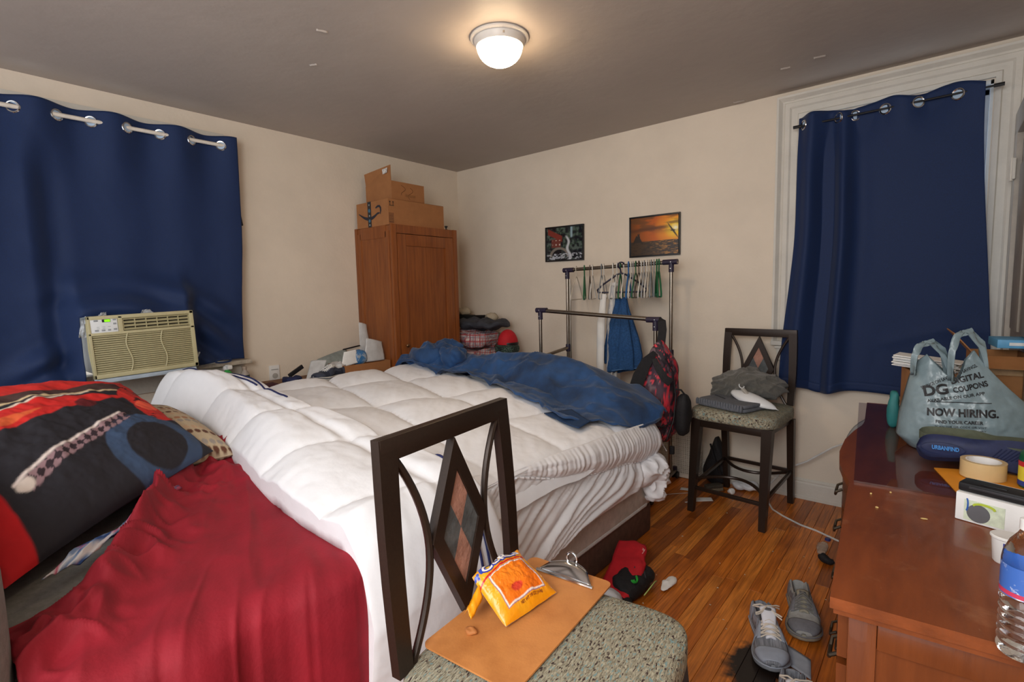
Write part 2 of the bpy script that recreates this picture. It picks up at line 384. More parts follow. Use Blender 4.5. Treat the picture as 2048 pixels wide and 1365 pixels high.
# loose flakes of ceiling paint
fk = _M['ceiling_paint']
for i, (x, y, s_, r_) in enumerate(((2.7, -.06, .05, .1), (3.05, -.42, .035, .2), (3.22, -.45, .04, .15), (1.55, -2.35, .035, 1.2), (1.2, -2.2, .03, .5))):
    u, v = np.meshgrid(np.linspace(-1, 1, 7), np.linspace(-1, 1, 5), indexing='ij')
    P = np.stack([x+.7*(u*math.cos(r_)-v*.15*math.sin(r_)*(1+.5*np.sin(u*4)))*s_, y+.7*(u*math.sin(r_)+v*.15*math.cos(r_)*(1+.4*np.cos(u*5)))*s_, H-.001-.003*(v+1)**2*.5-.001*np.sin(u*3+i)**2], -1)
    tag(MB().grid(P).build('paint_flake', fk, solid=.001), 'small curled flake of paint peeling off the grey ceiling', 'paint flake', 'paint flakes on the ceiling')
# ---------------------------------------------------------------- ceiling lamp
lx, ly = 2.10, -1.75
lp = empty('ceiling_lamp', (lx, ly, H), 'round flush ceiling lamp with glowing frosted glass dome', 'ceiling lamp')
M('lamp_pan', (214, 208, 200), .35, var=.02)
MB().lathe([(0, -.001), (.138, -.001), (.140, -.008), (.134, -.014), (.122, -.016), (.119, -.034), (.112, -.046), (.108, -.046), (.1, -.03)], (lx, ly, H), 48, cap=False).build('pan', _M['lamp_pan'], lp)
MB().lathe([(.108, -.044)]+[(.108*math.cos(t), -.046-.085*math.sin(t)) for t in np.linspace(.05, 1.5, 14)]+[(.001, -.131)], (lx, ly, H), 40).build('glass_dome', M('lamp_glow', (255, 222, 178), .3, emit=LAMP_STRENGTH, var=0), lp)
MB().lathe([(.006, 0), (.006, .01), (.001, .012)], (lx+.09, ly-.075, H-.035), 8).build('screw', _M['chrome'], lp)
# ---------------------------------------------------------------- curtains
def curtain_left():
    root = empty('curtain', (.09, -2.9, .9), 'navy blackout curtain draped round the window air conditioner', 'curtain')
    ny, nz = 190, 120
    y = np.linspace(-3.72, -2.155, ny); t = np.linspace(0, 1, nz)
    Yg, T = np.meshgrid(y, t, indexing='ij')
    ytop, ybot = Yg, Yg-.055*ss(T, .3, 1)*ss(Yg, -2.9, -2.15)
    Z = 2.452-.005*np.cos((Yg+2.335)*2*math.pi/.325)*(1-T)+.0*T
    zb = .875+.10*ss(Yg, -3.1, -2.9)-.01*np.sin(Yg*9)
    Z = lerp(Z, zb, T)
    wave = -np.cos((Yg+2.335)*2*math.pi/.325)
    amp = .024*(1-ss(T, 0, .35))+.006
    X = .095+amp*wave+.02*T*np.sin(Yg*5.2+.5)+.05*ss(-Yg, 3.14, 3.24)*ss(T, .02, .3)-.02*np.exp(-((Yg+3.12)/.05)**2)*ss(T, .02, .3)
    # drags round the air conditioner: lifted over its top, gathered at both sides
    dy = np.maximum(np.abs(Yg+2.815)-.25, 0); top = 1.37
    near = np.exp(-(dy/.10)**2)*ss(Z, 1.72, 1.33)
    X += .16*near**2
    fold = np.exp(-((Z-1.40)/.09)**2)*np.exp(-(dy/.12)**2)
    X += .03*fold*np.sin((Z*26)+2*np.sin(Yg*7))
    side = np.exp(-((Yg+2.40)/.16)**2)*ss(Z, 1.5, 1.25)
    X += side*(.05+.030*np.sin(Z*30+Yg*22))
    sideL = np.exp(-((Yg+3.22)/.12)**2)*ss(Z, 1.25, 1.0)
    X += sideL*(.07+.035*np.sin(Z*34-Yg*18))
    X += .006*fbm(Yg*6, Z*5, 4)
    mask = ~((Yg > -3.078) & (Yg < -2.56) & (Z < 1.300))
    m = mask[:-1, :-1] & mask[1:, 1:]
    MB().grid(np.stack([X, ybot, Z], -1), mask=m).build('cloth', _M['fabric_navy'], root, solid=.003)
    for yy in (-3.41, -3.235, -3.065, -2.92, -2.757, -2.59, -2.42, -2.25):
        w = -math.cos((yy+2.335)*2*math.pi/.325); s = math.sin((yy+2.335)*2*math.pi/.325)
        ang = math.atan2(.028*s*2*math.pi/.325, 1)
        x = .095+.030*w
        R_ = Matrix.Rotation(-ang, 3, 'Z')
        pts = [Vector((x+.004, yy, 2.39))+R_ @ Vector((0, .027*math.cos(a), .027*math.sin(a))) for a in np.linspace(0, 2*math.pi, 21)[:-1]]
        MB().tube(pts, .0055, 6, closed=True).build('grommet', _M['chrome'], root)
        MB().add([tuple(p+Vector((.0005, 0, 0))) for p in pts]+[(x+.0045, yy, 2.39)], [(i, (i+1) % 20, 20) for i in range(20)]).build('eyelet_gap', M('eyelet', (168, 190, 214), .5, var=.02), root)
    tie = MB().tube([(.17, -2.36+.05*math.cos(a), .985+.012*math.sin(a)) for a in np.linspace(0, 6, 14)], .006, 5); tie.build('cord_tie', _M['fabric_navy'], root)
curtain_left()
r1 = empty('curtain_rod', (.10, -2.9, 2.39), 'white curtain rod across the window with the air conditioner', 'curtain rod')
MB().tube([(.10, -3.9, 2.388), (.10, -2.215, 2.394)], .0115, 10).build('pole', M('rod_white', (226, 218, 206), .4), r1)
MB().tube([(.10, -2.215, 2.394), (.085, -2.195, 2.394), (.06, -2.19, 2.394), (.005, -2.19, 2.394)], .011, 8).build('bracket', _M['rod_white'], r1)
def curtain_right():
    root = empty('curtain', (3.48, -.08, .73), 'navy blackout curtain hanging on a black tension rod', 'curtain')
    nx, nz = 200, 90
    u = np.linspace(0, 1, nx); t = np.linspace(0, 1, nz); U, T = np.meshgrid(u, t, indexing='ij')
    x = lerp(lerp(3.055, 2.985, ss(T, .35, 1)), lerp(3.895, 3.985, ss(T, 0, 1)), U)
    # fold pattern along the rod; deep tucks at the left, nearly flat at the right
    ph = np.interp(U, [0, .05, .11, .255, .35, .515, .68, .865, 1], [-.5, 0, .5, 1, 1.5, 2, 3, 4, 4.6])
    wv = np.sin(ph*math.pi)
    d = lambda a, w: np.exp(-((U-a)/w)**2)
    deep = .062*d(.085, .05)-.05*d(.20, .05)+.072*d(.29, .045)-.012*d(.40, .05)
    Y = -.082-(.026*wv*(1-ss(T, 0, .16))+deep*(.5+.5*ss(T, 0, .3))*(1-.1*T))
    Y -= .010*np.sin(U*7+1)*T+.012*ss(T, .5, 1)*np.sin(U*16+2.5*T)*ss(U, .3, .5)
    ridge = .008*np.exp(-((T-.80-.05*np.sin(U*5))/.02)**2)*ss(U, .45, .6)
    Y -= ridge+.004*fbm(U*5, T*6, 2)
    top = 2.405+.018*np.cos(ph*math.pi*1.0)*ss(U, .2, .3)+.01*np.sin(U*11)
    bot = .735+.02*np.sin(U*4)-.03*d(.22, .1)+.02*d(.1, .1)
    Z = lerp(top, bot, T)
    Y = np.minimum(Y, -.066)
    MB().grid(np.stack([x, Y, Z], -1)).build('cloth', _M['fabric_navy'], root, solid=.003)
    mb = MB()
    MB().grid(np.stack([x[:, -4:], Y[:, -4:]-.004, Z[:, -4:]], -1)).build('hem', _M['fabric_navy'], root, solid=.003)
    for xx in (3.085, 3.265, 3.345, 3.485, 3.63, 3.79):
        i = int((xx-3.055)/.84*(nx-1)); j = int((top[i, 0]-2.355)/(top[i, 0]-bot[i, 0])*(nz-1))
        a = math.atan2(float(Y[i+2, j]-Y[i-2, j]), float(x[i+2, j]-x[i-2, j])); R_ = Matrix.Rotation(a, 3, 'Z')
        pts = [Vector((xx, float(Y[i, j])-.004, 2.357))+R_ @ Vector((.026*math.cos(w), 0, .026*math.sin(w))) for w in np.linspace(0, 2*math.pi, 21)[:-1]]
        MB().tube(pts, .005, 6, closed=True).build('grommet', _M['chrome'], root)
        c = Vector((xx, float(Y[i, j])-.0045, 2.357))
        MB().add([tuple(p) for p in pts]+[tuple(c)], [(k, (k+1) % 20, 20) for k in range(20)]).build('eyelet_gap', _M['eyelet'], root)
curtain_right()
r2 = empty('tension_rod', (3.5, -.085, 2.357), 'thin black tension rod inside the moulded window casing', 'curtain rod')
MB().tube([(3.045, -.095, 2.352), (3.955, -.095, 2.362)], .0055, 8).build('pole', _M['black_plastic'], r2)
for a, b in ((3.03, 3.075), (3.925, 3.965)): MB().tube([(a, -.095, 2.352+(a-3.04)*.011), (b, -.095, 2.352+(b-3.04)*.011)], .0095, 8).build('end_tip', _M['black_plastic'], r2)
tag(MB().box((.014, -2.14, 1.945), (.012, .05, .11), rot=Matrix.Rotation(.15, 3, 'X'), bev=.004).build('wall_tag', M('tag_black', (34, 32, 34), .5, var=.3, scale=60)), 'small black tag stuck to the wall beside the curtain edge', 'wall tag')
# ---------------------------------------------------------------- air conditioner
M('ac_cream', (186, 178, 140), .5, var=.03); M('ac_body', (140, 142, 140), .6); M('ac_dark', (66, 62, 48), .7); M('ac_panel', (226, 230, 232), .4, var=.02)
AC = empty('window_air_conditioner', (.17, -2.815, .985), 'cream window air conditioner with lit green display', 'air conditioner', rot=(math.radians(1.8), 0, 0))
with local():
    w, h, d = .50, .335, .34                       # local: x out into the room (front at .18), y along the wall, z up
    MB().box((-.02, 0, h/2+.005), (d, w-.03, h-.03), bev=.006).build('housing', _M['ac_body'], AC)
    fr = MB(); F0 = .165
    for (y, z, dy, dz) in ((-.243, h/2, .014, h), (.239, h/2, .022, h), (0, h-.010, w, .020), (0, .012, w, .024), (0, .238, w, .016), (-.107, .285, .022, .09)):
        fr.box((F0, y, z), (.034, dy, dz), bev=.004)
    fr.build('front_frame', _M['ac_cream'], AC)
    MB().box((F0-.016, 0, h/2), (.004, w-.02, h-.02)).build('backing', _M['ac_dark'], AC, smooth=False)
    cp = MB().box((F0+.004, -.178, .286), (.022, .118, .082), bev=.004).build('control_panel', _M['ac_panel'], AC)
    MB().box((F0+.016, -.168, .308), (.003, .036, .015), bev=.001).build('display_bezel', _M['black_plastic'], cp)
    MB().box((F0+.018, -.164, .308), (.002, .024, .012)).build('display', M('ac_lcd', (120, 230, 20), .4, emit=.9, var=.1), cp)
    for (y, z, a) in ((-.212, .31, .018), (-.132, .312, .014), (-.132, .29, .014), (-.212, .258, .017), (-.184, .258, .016), (-.158, .258, .013), (-.132, .26, .015)):
        MB().box((F0+.0155, y, z), (.003, a, .009), bev=.0014).build('button', M('ac_button', (150, 156, 160), .5), cp)
    for k in range(5): MB().box((F0+.0152, -.205+.024*(k % 3), .276-.008*(k//3)), (.001, .012, .002)).build('print_mark', _M['ac_button'], cp, smooth=False)
    for k in range(4):
        MB().box((F0+.004, .067, .255+k*.019), (.018, .322, .003), rot=Matrix.Rotation(.5, 3, 'Y')).build('vent_louver', _M['ac_cream'], AC)
    for k in range(7):
        MB().box((F0, -.092+k*.053, .284), (.016, .003, .072)).build('vent_divider', _M['ac_cream'], AC)
    nsl = 18
    slat = None
    for k in range(nsl):
        z = .030+k*(.196/(nsl-1))
        o = MB().box((F0+.004, -.003, z), (.016, .462, .0058), rot=Matrix.Rotation(.35, 3, 'Y'), bev=.0012, seg=1).build('grille_slat', _M['ac_cream'], AC)
    for y0 in (-.082, .083):
        pts = [(F0+.014, y0+.010*math.sin((z-.03)/.2*2*math.pi), z) for z in np.linspace(.024, .230, 20)]
        MB().tube(pts, .0036, 6).build('grille_wave', _M['ac_cream'], AC)
    MB().tube([(F0+.002, -.246, .02), (F0-.01, -.252, .15), (F0+.002, -.25, .3)], .004, 5).build('side_seam', _M['ac_cream'], AC)
    MB().box((F0-.03, 0, -.014), (.1, .47, .022), bev=.004).build('base_tray', M('ac_tray', (168, 182, 196), .5), AC)
    fo = M('plastic_film', (178, 182, 186), .15, var=.25, scale=40, bump=.5, bscale=60)
    for (y, z, a, b, r_) in ((-.258, .27, .03, .09, .3), (-.17, .340, .03, .02, .2), (.03, .340, .05, .022, -.1), (.258, .06, .03, .03, .4)):
        u, v = np.meshgrid(np.linspace(-.5, .5, 9), np.linspace(-.5, .5, 9), indexing='ij')
        P = np.stack([.135+.02*fbm(u*4+y*9, v*4, 5)+.01*u, y+u*a*(1-.5*v)+v*r_*.04, z+v*b+.008*fbm(u*5, v*5, 8)], -1)
        MB().grid(P).build('tape_scrap', fo, AC, solid=.001)
# ---------------------------------------------------------------- bed
M('bed_brown', (98, 68, 54), .85, var=.16, scale=30, bump=.15, bscale=300)
M('tick_grey', (196, 186, 176), .8, var=.10, scale=22, bump=.4, bscale=30)
M('white_cotton', (236, 237, 241), .85, var=.02, scale=7, bump=.12, bscale=35)
M('navy_piping', (26, 34, 84), .7)
bed = empty('bed', (1.53, -1.97, 0), 'large bed with brown upholstered base and grey patterned mattress', 'bed')
BX0, BX1, BY0, BY1 = .52, 2.535, -2.92, -1.015
MB().box(((BX0+BX1)/2, (BY0+BY1)/2, .083), (BX1-BX0, BY1-BY0, .162), bev=.012).build('base', _M['bed_brown'], bed)
def swirl_mattress():
    return MB().box(((BX0+BX1)/2, (BY0+BY1)/2, .40), (BX1-BX0+.012, BY1-BY0, .47), bev=.025, seg=3)
mt = swirl_mattress().build('mattress', _M['tick_grey'], bed, angle=60)
for z in (.178,):
    P = [(BX1+.000, BY0+.05, z), (BX1+.002, BY0+.6, z), (BX1+.002, BY1-.08, z), (BX1-.02, BY1-.01, z), (BX1-.1, BY1+.004, z), (BX0+.1, BY1+.004, z)]
    MB().tube(P, .011, 8).build('piping', M('tick_piping', (206, 202, 198), .7), mt)
# --- comforter: quilted, lies over the whole bed; a thick folded flap along the sofa side hangs over the foot end
def quilt(x, y, amp):
    a = (x*.953-(y+1.6)*.30)/.545+.30; b = (y+1.6+.22*(x-1.3))/.44
    a = a-np.floor(a); b = b-np.floor(b)
    f = lambda t: 1-np.abs(2*t-1)**2.6
    pf = np.sqrt(np.clip(f(a)*f(b), 0, 1))
    return amp*(pf-.62)
def bed_h(x, y):
    z = .70+.10*ss(2.6-x, 0, 1.0)+.045*ss(1.6-x, 0, 1.0)
    return z
def comf_top(x, y):
    z = bed_h(x, y)+quilt(x, y, .055*(.35+.65*ss(2.35-x, 0, .5)))
    z += .010*fbm(x*5+y*2, y*7, 3)+.007*fbm((x+y*.8)*14, (y-x*.4)*4, 6)
    e = np.clip((x-2.46)/.15, 0, 1); z -= .11*e**2.2
    e = np.clip((y+1.12)/.14, 0, 1); z -= .12*e**2
    e = np.clip((.66-x)/.14, 0, 1); z -= .16*e**2
    return z
comf = empty('comforter', (1.55, -2.0, .7), 'thick white quilted comforter with thin navy piping', 'comforter')
X, Y = np.meshgrid(np.linspace(.505, 2.61, 230), np.linspace(-2.78, -.97, 190), indexing='ij')
MB().grid(np.stack([X, Y, comf_top(X, Y)], -1)).build('quilted_top', _M['white_cotton'], comf, angle=70)
# folded flap
def flap_pt(s, t):
    """s: length along the bed then down over its end; t 0..1 from the ridge (towards the middle) to the outer edge"""
    s = np.asarray(s, float); t = np.asarray(t, float)
    st = 2.56
    over = np.maximum(s-st, 0)
    yr = -2.46-.05*ss(s, .6, 2.6)+.03*np.sin(s*3.1)-.12*ss(1.15-s, 0, .6)
    ye = -2.80-.19*ss(s, .9, 2.5)-.05*ss(1.0-s, 0, .5)-.03*ss(over, 0, .5)
    yr = yr+.16*ss(over, .0, .45)-.10*ss(over, .15, .55)
    w = 1.12
    tt = t*w
    y = lerp(yr, ye, np.minimum(tt, 1.0)+.02*np.sin(tt*3))
    edge = np.clip((tt-.62)/(w-.62), 0, 1)
    th = .115*np.sqrt(np.clip(1-edge**2.6, 0, 1))*ss(t, -.02, .10)
    # cells of the fold
    c = (s-.25+.16*t)/.47; c = c-np.floor(c)
    pf = np.sqrt(np.clip(1-np.abs(2*c-1)**2.8, 0, 1))
    th = th*(.74+.26*pf)
    seam = np.exp(-((t-.30)/.045)**2)*.020*(.4+.6*pf)
    th -= seam
    th += .012*fbm(s*7, t*5, 9)*ss(t, 0, .2)+.006*fbm(s*26, t*3, 12)*ss(t, .5, 1)
    lump = .055*np.exp(-((s-.78)/.34)**2)*ss(t, .0, .35)*(1-.45*ss(t, .75, 1))
    zb = lerp(bed_h(np.minimum(s, 2.5), 0)+.005, .705, ss(t, .55, .95))
    z = zb+th+lump
    x = np.minimum(s, st)
    # over the end of the bed: turn the sheet downwards
    k = np.clip(over/.16, 0, 1); ang = k*math.pi/2
    dn = np.maximum(over-.10, 0)
    x = x+np.sin(ang)*.10*k+np.where(over > 0, th*np.sin(ang)*.55, 0)
    z = z-(1-np.cos(ang))*.10-dn-np.where(over > 0, th*(1-np.cos(ang)), 0)
    return np.stack([x, y, z], -1)
S, T = np.meshgrid(np.concatenate([np.linspace(.44, 2.5, 190), np.linspace(2.51, 3.05, 70)]), np.linspace(0, 1, 70), indexing='ij')
MB().grid(flap_pt(S, T)).build('folded_flap', _M['white_cotton'], comf, angle=75, solid=.006)
def on_flap(s, t, up=.006):
    p = flap_pt(np.array(s), np.array(t)); p2 = p.copy(); p2[..., 2] += up*np.where(np.array(s) < 2.6, 1, .2); p2[..., 0] += up*np.where(np.array(s) < 2.6, 0, 1.4)
    return [tuple(q) for q in p2]
MB().tube(on_flap(np.linspace(.55, 1.45, 40), .16+.10*np.sin(np.linspace(.6, 2.4, 40))**2*0), .0045, 6).build('piping', _M['navy_piping'], comf)
MB().tube(on_flap(np.linspace(.50, 1.12, 30), np.linspace(.42, .22, 30)), .0045, 6).build('piping', _M['navy_piping'], comf)
MB().tube(on_flap(np.linspace(2.35, 2.95, 30), np.linspace(.04, .34, 30)), .0045, 6).build('piping', _M['navy_piping'], comf)
MB().tube(on_flap(np.linspace(2.62, 2.96, 20), .22+.06*np.sin(np.linspace(0, 3.1, 20))), .0045, 6).build('piping', _M['navy_piping'], comf)
# gathered ruffle along the ridge
s = np.linspace(1.45, 2.5, 150); v = np.linspace(0, 1, 7); Sg, Vg = np.meshgrid(s, v, indexing='ij')
base = flap_pt(Sg, 0*Sg+.02)
P = np.stack([Sg, base[..., 1]+.005+Vg*.045, bed_h(Sg, 0)+.022+.016*np.sin(Vg*math.pi)+.006*np.sin(Sg*170+2*np.sin(Sg*23))*Vg], -1)
MB().grid(P).build('ruffle', _M['white_cotton'], comf, solid=.003)
# --- gathered white mattress cover hanging at the foot end
cov = empty('mattress_cover', (2.58, -1.75, .3), 'white gathered mattress cover sagging over the foot of the bed', 'bed cover')
yk = [-2.75, -2.40, -2.275, -2.053, -1.697, -1.427, -1.105, -.98]
zt_ = [.70, .715, .72, .725, .705, .69, .665, .62]; ze = [.68, .70, .700, .628, .548, .516, .455, .43]; zh = [.16, .18, .20, .25, .335, .335, .34, .34]
yy = np.linspace(-2.64, -.985, 500)
g = lambda k: np.interp(yy, yk, k)
corner = ss(yy, -1.10, -.98)
gath = (.35*np.sin(yy*190+4*np.sin(yy*9))+.3*np.sin(yy*117+1+3*np.sin(yy*7))+1.6*fbm(yy*26, 0*yy, 3))
vg = np.linspace(0, 1, 26)
rows = []
for v in vg:
    z = lerp(g(zt_), g(ze), v); amp = .0038*(.35+.65*math.sin(math.pi*min(1, v*1.0)))
    x = 2.572+.05*math.sin(math.pi*(v*.9+.04))*ss(g(zt_)-g(ze), 0, .15)+amp*gath*ss(g(zt_)-g(ze), 0, .08)+.01*fbm(yy*6, v*3+0*yy, 2)
    x -= .14*corner**2
    rows.append(np.stack([x, yy+.05*corner, z], -1))
MB().grid(np.stack(rows, 1)).build('gathered_panel', _M['white_cotton'], cov, angle=80, solid=.003)
rows = []
slant = .42
for v in np.linspace(0, 1, 34):
    z = lerp(g(ze), g(zh), v)
    ph = (yy+slant*v*ss(-1.3-yy, -.1, .5))
    fold = .5*np.sin(ph*70+2.5*np.sin(ph*9))+.3*np.sin(ph*41+1.3)+.9*fbm(ph*16, 0*ph+.5, 5)
    fine = np.sin(ph*150+3*np.sin(ph*13))
    x = 2.575+.016*v*1.0+(.004+.014*ss(v, 0, .6))*fold+.004*fine*(1-ss(v, 0, .5))+.02*math.sin(math.pi*v)+.012*fbm(yy*5, v*4+0*yy, 7)
    x -= .14*corner**2
    rows.append(np.stack([x, yy-slant*.6*v*ss(-1.3-yy, -.1, .6)+.05*corner, z], -1))
MB().grid(np.stack(rows, 1)).build('skirt', _M['white_cotton'], cov, angle=80, solid=.003)
MB().tube([(2.582+.004*math.sin(y*190), y, float(np.interp(y, yk, ze))) for y in np.linspace(-2.28, -1.06, 120)], .0045, 6).build('elastic_seam', _M['white_cotton'], cov)
MB().tube([(2.578, y, float(np.interp(y, yk, zt_))-.012) for y in np.linspace(-2.3, -1.06, 90)], .004, 6).build('top_seam', _M['white_cotton'], cov)
# bunched corner
for (y, z, a, b, c, sd) in ((-1.14, .40, .30, .15, .17, 1), (-1.07, .30, .18, .13, .20, 5)):
    P = rbox_grid(2.575, y, z, b, a, c, 44, 2.4, .03, 7, sd)
    q = (1-np.clip(np.abs(fbm(P[..., 1]*9+P[..., 2]*7, P[..., 2]*11-P[..., 1]*4, sd+2, 2))*3.4, 0, 1))**1.5
    P[..., 0] += .030*q-.008; P[..., 2] -= .012*q
    MB().grid(P, cu=True).build('bunched_hem', _M['white_cotton'], cov, angle=85)
# --- navy blanket along the wall side of the bed
blk = [(.42, -1.06), (.8, -1.03), (1.2, -1.0), (1.74, -1.0), (2.2, -1.0), (2.40, -.99), (2.60, -1.03)]
def blanket():
    n, m = 190, 90
    s = np.linspace(0, 1, n); t = np.linspace(-.16, 1, m)
    S, T = np.meshgrid(s, t, indexing='ij')
    xs = lerp(.53, 2.62, S)
    yf = np.interp(xs, [.36, .6, .9, 1.25, 1.5, 1.75, 1.95, 2.1, 2.35, 2.42, 2.55, 2.63], [-1.30, -1.31, -1.30, -1.33, -1.33, -1.40, -1.52, -1.50, -1.62, -1.56, -1.40, -1.05])
    yb = np.interp(xs, [.53, .9, 2.3, 2.63], [-1.20, -1.03, -.97, -1.01])
    y = lerp(yb, yf, T)
    ridge = np.interp(xs, [.36, .55, .75, .95, 1.15, 1.4, 1.74, 2.0, 2.2, 2.45, 2.63], [.85, .90, .965, .985, .93, .945, .985, .955, .90, .80, .70])
    h0 = comf_top(np.clip(xs, .47, 2.58), np.minimum(y, -1.14))+.012
    z = np.maximum(h0, lerp(ridge, h0, ss(T, 0.05, .80)))
    z = np.where(T < 0, ridge+T*2.2*(1-ss(xs, 2.15, 2.4)), z)
    mid = np.clip(1-np.abs(T-.4)/.75, 0, 1)
    rg = lambda a, b, s: (1-np.clip(np.abs(fbm(a, b, s, 2))*3.2, 0, 1))**2
    crease = .022*fbm(xs*4.2+y*3, y*6-xs*2.1, 21)+.020*rg(xs*3.4+y*3, y*5-xs*1.6, 25)+.012*rg(xs*7-y*6, y*7+xs*4, 29)
    left = ss(1.15-xs, 0, .35)
    z = z+(crease*1.1+.012)*ss(T, -.05, .2)*(.35+.65*mid)+left*.04*fbm(xs*13, y*13, 28)*(1-ss(T, .75, 1))
    # long diagonal tuck
    q = (xs-1.62)-(y+1.3)*(-.75); z += .028*np.exp(-(q/.035)**2)*ss(T, .1, .3)*(1-ss(T, .85, 1))
    z += .020*np.exp(-((T-.97)/.05)**2)*(.3+vn(xs*9, 0*xs, 31)+.4)
    return np.stack([xs+.02*np.sin(T*9)*left, y, z], -1)
bo = empty('blanket', (1.5, -1.2, .75), 'rumpled navy blue blanket along the wall side of the bed', 'blanket')
M('navy_blanket', (28, 66, 112), .75, var=.28, scale=5, thr=(.35, .65), bump=.1, bscale=200, sheen=.15)
MB().grid(blanket()).build('cloth', _M['navy_blanket'], bo, angle=80, solid=.006)
for (x, y, z, a, b, c, sd, rz) in ((.78, -1.14, .93, .30, .17, .12, 3, .2), (.97, -1.07, .975, .24, .16, .15, 6, -.2), (.64, -1.20, .89, .20, .12, .08, 9, .1), (1.08, -1.13, .94, .16, .16, .13, 12, .6)):
    P = rbox_grid(x, y, z, a, b, c, 24, 2.3, .09, 8, sd)
    P[..., 2] += .02*fbm(P[..., 0]*22, P[..., 1]*22, sd+1)
    MB().grid(P, cu=True).build('bunched_fold', _M['navy_blanket'], bo, angle=80)
# corner folded back
P = []
for a in np.linspace(0, 1, 14):
    P.append([(lerp(2.30, 2.47, b)-.10*a*(1-b), lerp(-1.47, -1.56, b)-.11*a, float(comf_top(np.array(lerp(2.30, 2.47, b)), np.array(-1.58)))+.035-.012*a) for b in np.linspace(0, 1, 14)])
MB().grid(np.array(P)).build('turned_corner', M('navy_back', (26, 54, 90), .8, var=.1), bo, solid=.005)
# ---------------------------------------------------------------- grey sofa beside the bed, red sheet, pillows
M('sofa_grey', (134, 136, 134), .9, var=.10, scale=60, bump=.15, bscale=220)
sofa = empty('sofa', (1.55, -3.4, 0), 'grey fabric sofa pushed against the side of the bed', 'sofa')
MB().box((1.55, -3.36, .30), (2.08, .80, .58), bev=.03).build('frame', _M['sofa_grey'], sofa)
MB().grid(rbox_grid(1.55, -3.32, .605, 2.10, .74, .17, 30, 9), cu=True).build('seat_cushion', _M['sofa_grey'], sofa, angle=60)
MB().grid(rbox_grid(1.55, -3.76, .62, 2.10, .30, .80, 30, 7), cu=True).build('backrest', _M['sofa_grey'], sofa, angle=60)
M('red_sheet', (142, 18, 36), .78, var=.13, scale=6, bump=.12, bscale=120)
def red_sheet():
    n, m = 320, 170
    s = np.linspace(0, 1, n)**1.25; t = np.linspace(0, 1, m); S, T = np.meshgrid(s, t, indexing='ij')
    # T: 0 bed side -> 1 backrest side ; S along the sofa then down its end
    L = lerp(1.18, 3.20, S)
    start = lerp(0, 1.02, ss(T, .05, 1.0)); L = lerp(1.16+start*1.13, 3.25, S)
    y = lerp(-2.80, -3.62, T)
    over = np.maximum(L-2.58, 0); k = np.clip(over/.14, 0, 1); ang = k*math.pi/2
    x = np.minimum(L, 2.58)+np.sin(ang)*.085+.02*ss(over, .1, .6)
    z = .705-(1-np.cos(ang))*.085-np.maximum(over-.09, 0)
    bunch = 1-ss(S, .0, .38)
    d = (x*.62+y*1.0)
    rg = lambda a, b, s, k=3.: (1-np.clip(np.abs(fbm(a, b, s, 2))*k, 0, 1))**1.6
    fol = .35*fbm(x*5+y*3.5, y*6-x*3, 41, 3)+.34*rg(x*5-y*3, y*8+x*5, 44)+.22*rg(x*9+y*7, y*12-x*6, 45)
    long_ = fbm((y+x*.30)*9, (x-y*.3)*1.6, 47, 3)
    hgt = bunch*(.17*fol+.024)+.016*long_*(.5+.5*ss(S, .1, .5))+.015*rg((y+x*.45)*7, (x-y*.3)*1.3, 52)*(.25+.75*(1-ss(S, .3, .8)))+.005*rg((y+x*.5)*14, (x-y*.3)*2.2, 56)
    edge = np.exp(-((S-.015)/.03)**2); hgt += .006*edge*(1+np.sin(T*40+3*np.sin(T*17)))
    hgt += .045*np.exp(-((S-.09)/.05)**2)*(1-ss(T, .55, .9))
    hgt = lerp(.010, np.maximum(hgt, -.006), ss(S, 0, .12))
    z = z+hgt*np.cos(ang); x = x+hgt*np.sin(ang)+.012*np.sin(ang)*np.sin(y*30+2*np.sin(y*9))
    return np.stack([x, y, z], -1)
tag(MB().grid(red_sheet()).build('bed_sheet', _M['red_sheet'], angle=80, solid=.004), 'crumpled dark red sheet spread over the grey sofa', 'sheet')
# pillows ------------------------------------------------------------------------------------------------
def pillow_grid(c00, c10, c11, c01, thick, n=60, m=48, pinch=.04, paint=None, seed=0, wr=.012):
    """soft pillow between four corners; returns top and bottom grids and painted colours"""
    u = np.linspace(0, 1, n); v = np.linspace(0, 1, m); U, Vv = np.meshgrid(u, v, indexing='ij')
    C = [np.array(q, float) for q in (c00, c10, c11, c01)]
    e = pinch
    uu = U+e*(.5-U)*(1-(2*Vv-1)**2)*1.0; vv = Vv+e*(.5-Vv)*(1-(2*U-1)**2)
    P = (C[0]*((1-uu)*(1-vv))[..., None]+C[1]*(uu*(1-vv))[..., None]+C[2]*(uu*vv)[..., None]+C[3]*((1-uu)*vv)[..., None])
    nrm = np.cross(C[1]-C[0], C[3]-C[0]); nrm /= np.linalg.norm(nrm)
    if nrm[2] < 0: nrm = -nrm
    bul = (np.clip((1-np.abs(2*U-1)**2.6), 0, 1)*np.clip(1-np.abs(2*Vv-1)**2.6, 0, 1))**.55
    w = fbm(U*6, Vv*5, seed)*wr+wr*.6*fbm(U*17+Vv*6, Vv*14, seed+3)
    top = P+nrm*((bul*thick*.62+w*(bul+.15))[..., None]); bot = P-nrm*((bul*thick*.38)[..., None])
    col = paint(U, Vv) if paint is not None else None
    return top, bot, col
def pillow(name, label, corners, thick, mat, paint=None, seed=0, n=60, m=48, **k):
    t, b, c = pillow_grid(*corners, thick, n=n, m=m, paint=paint, seed=seed, **k)
    mb = MB(); mb.grid(t, col=c); mb.grid(b, col=c)
    return tag(mb.build(name, mat, angle=85), label, 'pillow')
def blend(c, m, col): return c*(1-m[..., None])+np.array(lin(col))*m[..., None]
def soft(d, w=.006): return ss(-d, -w, w)
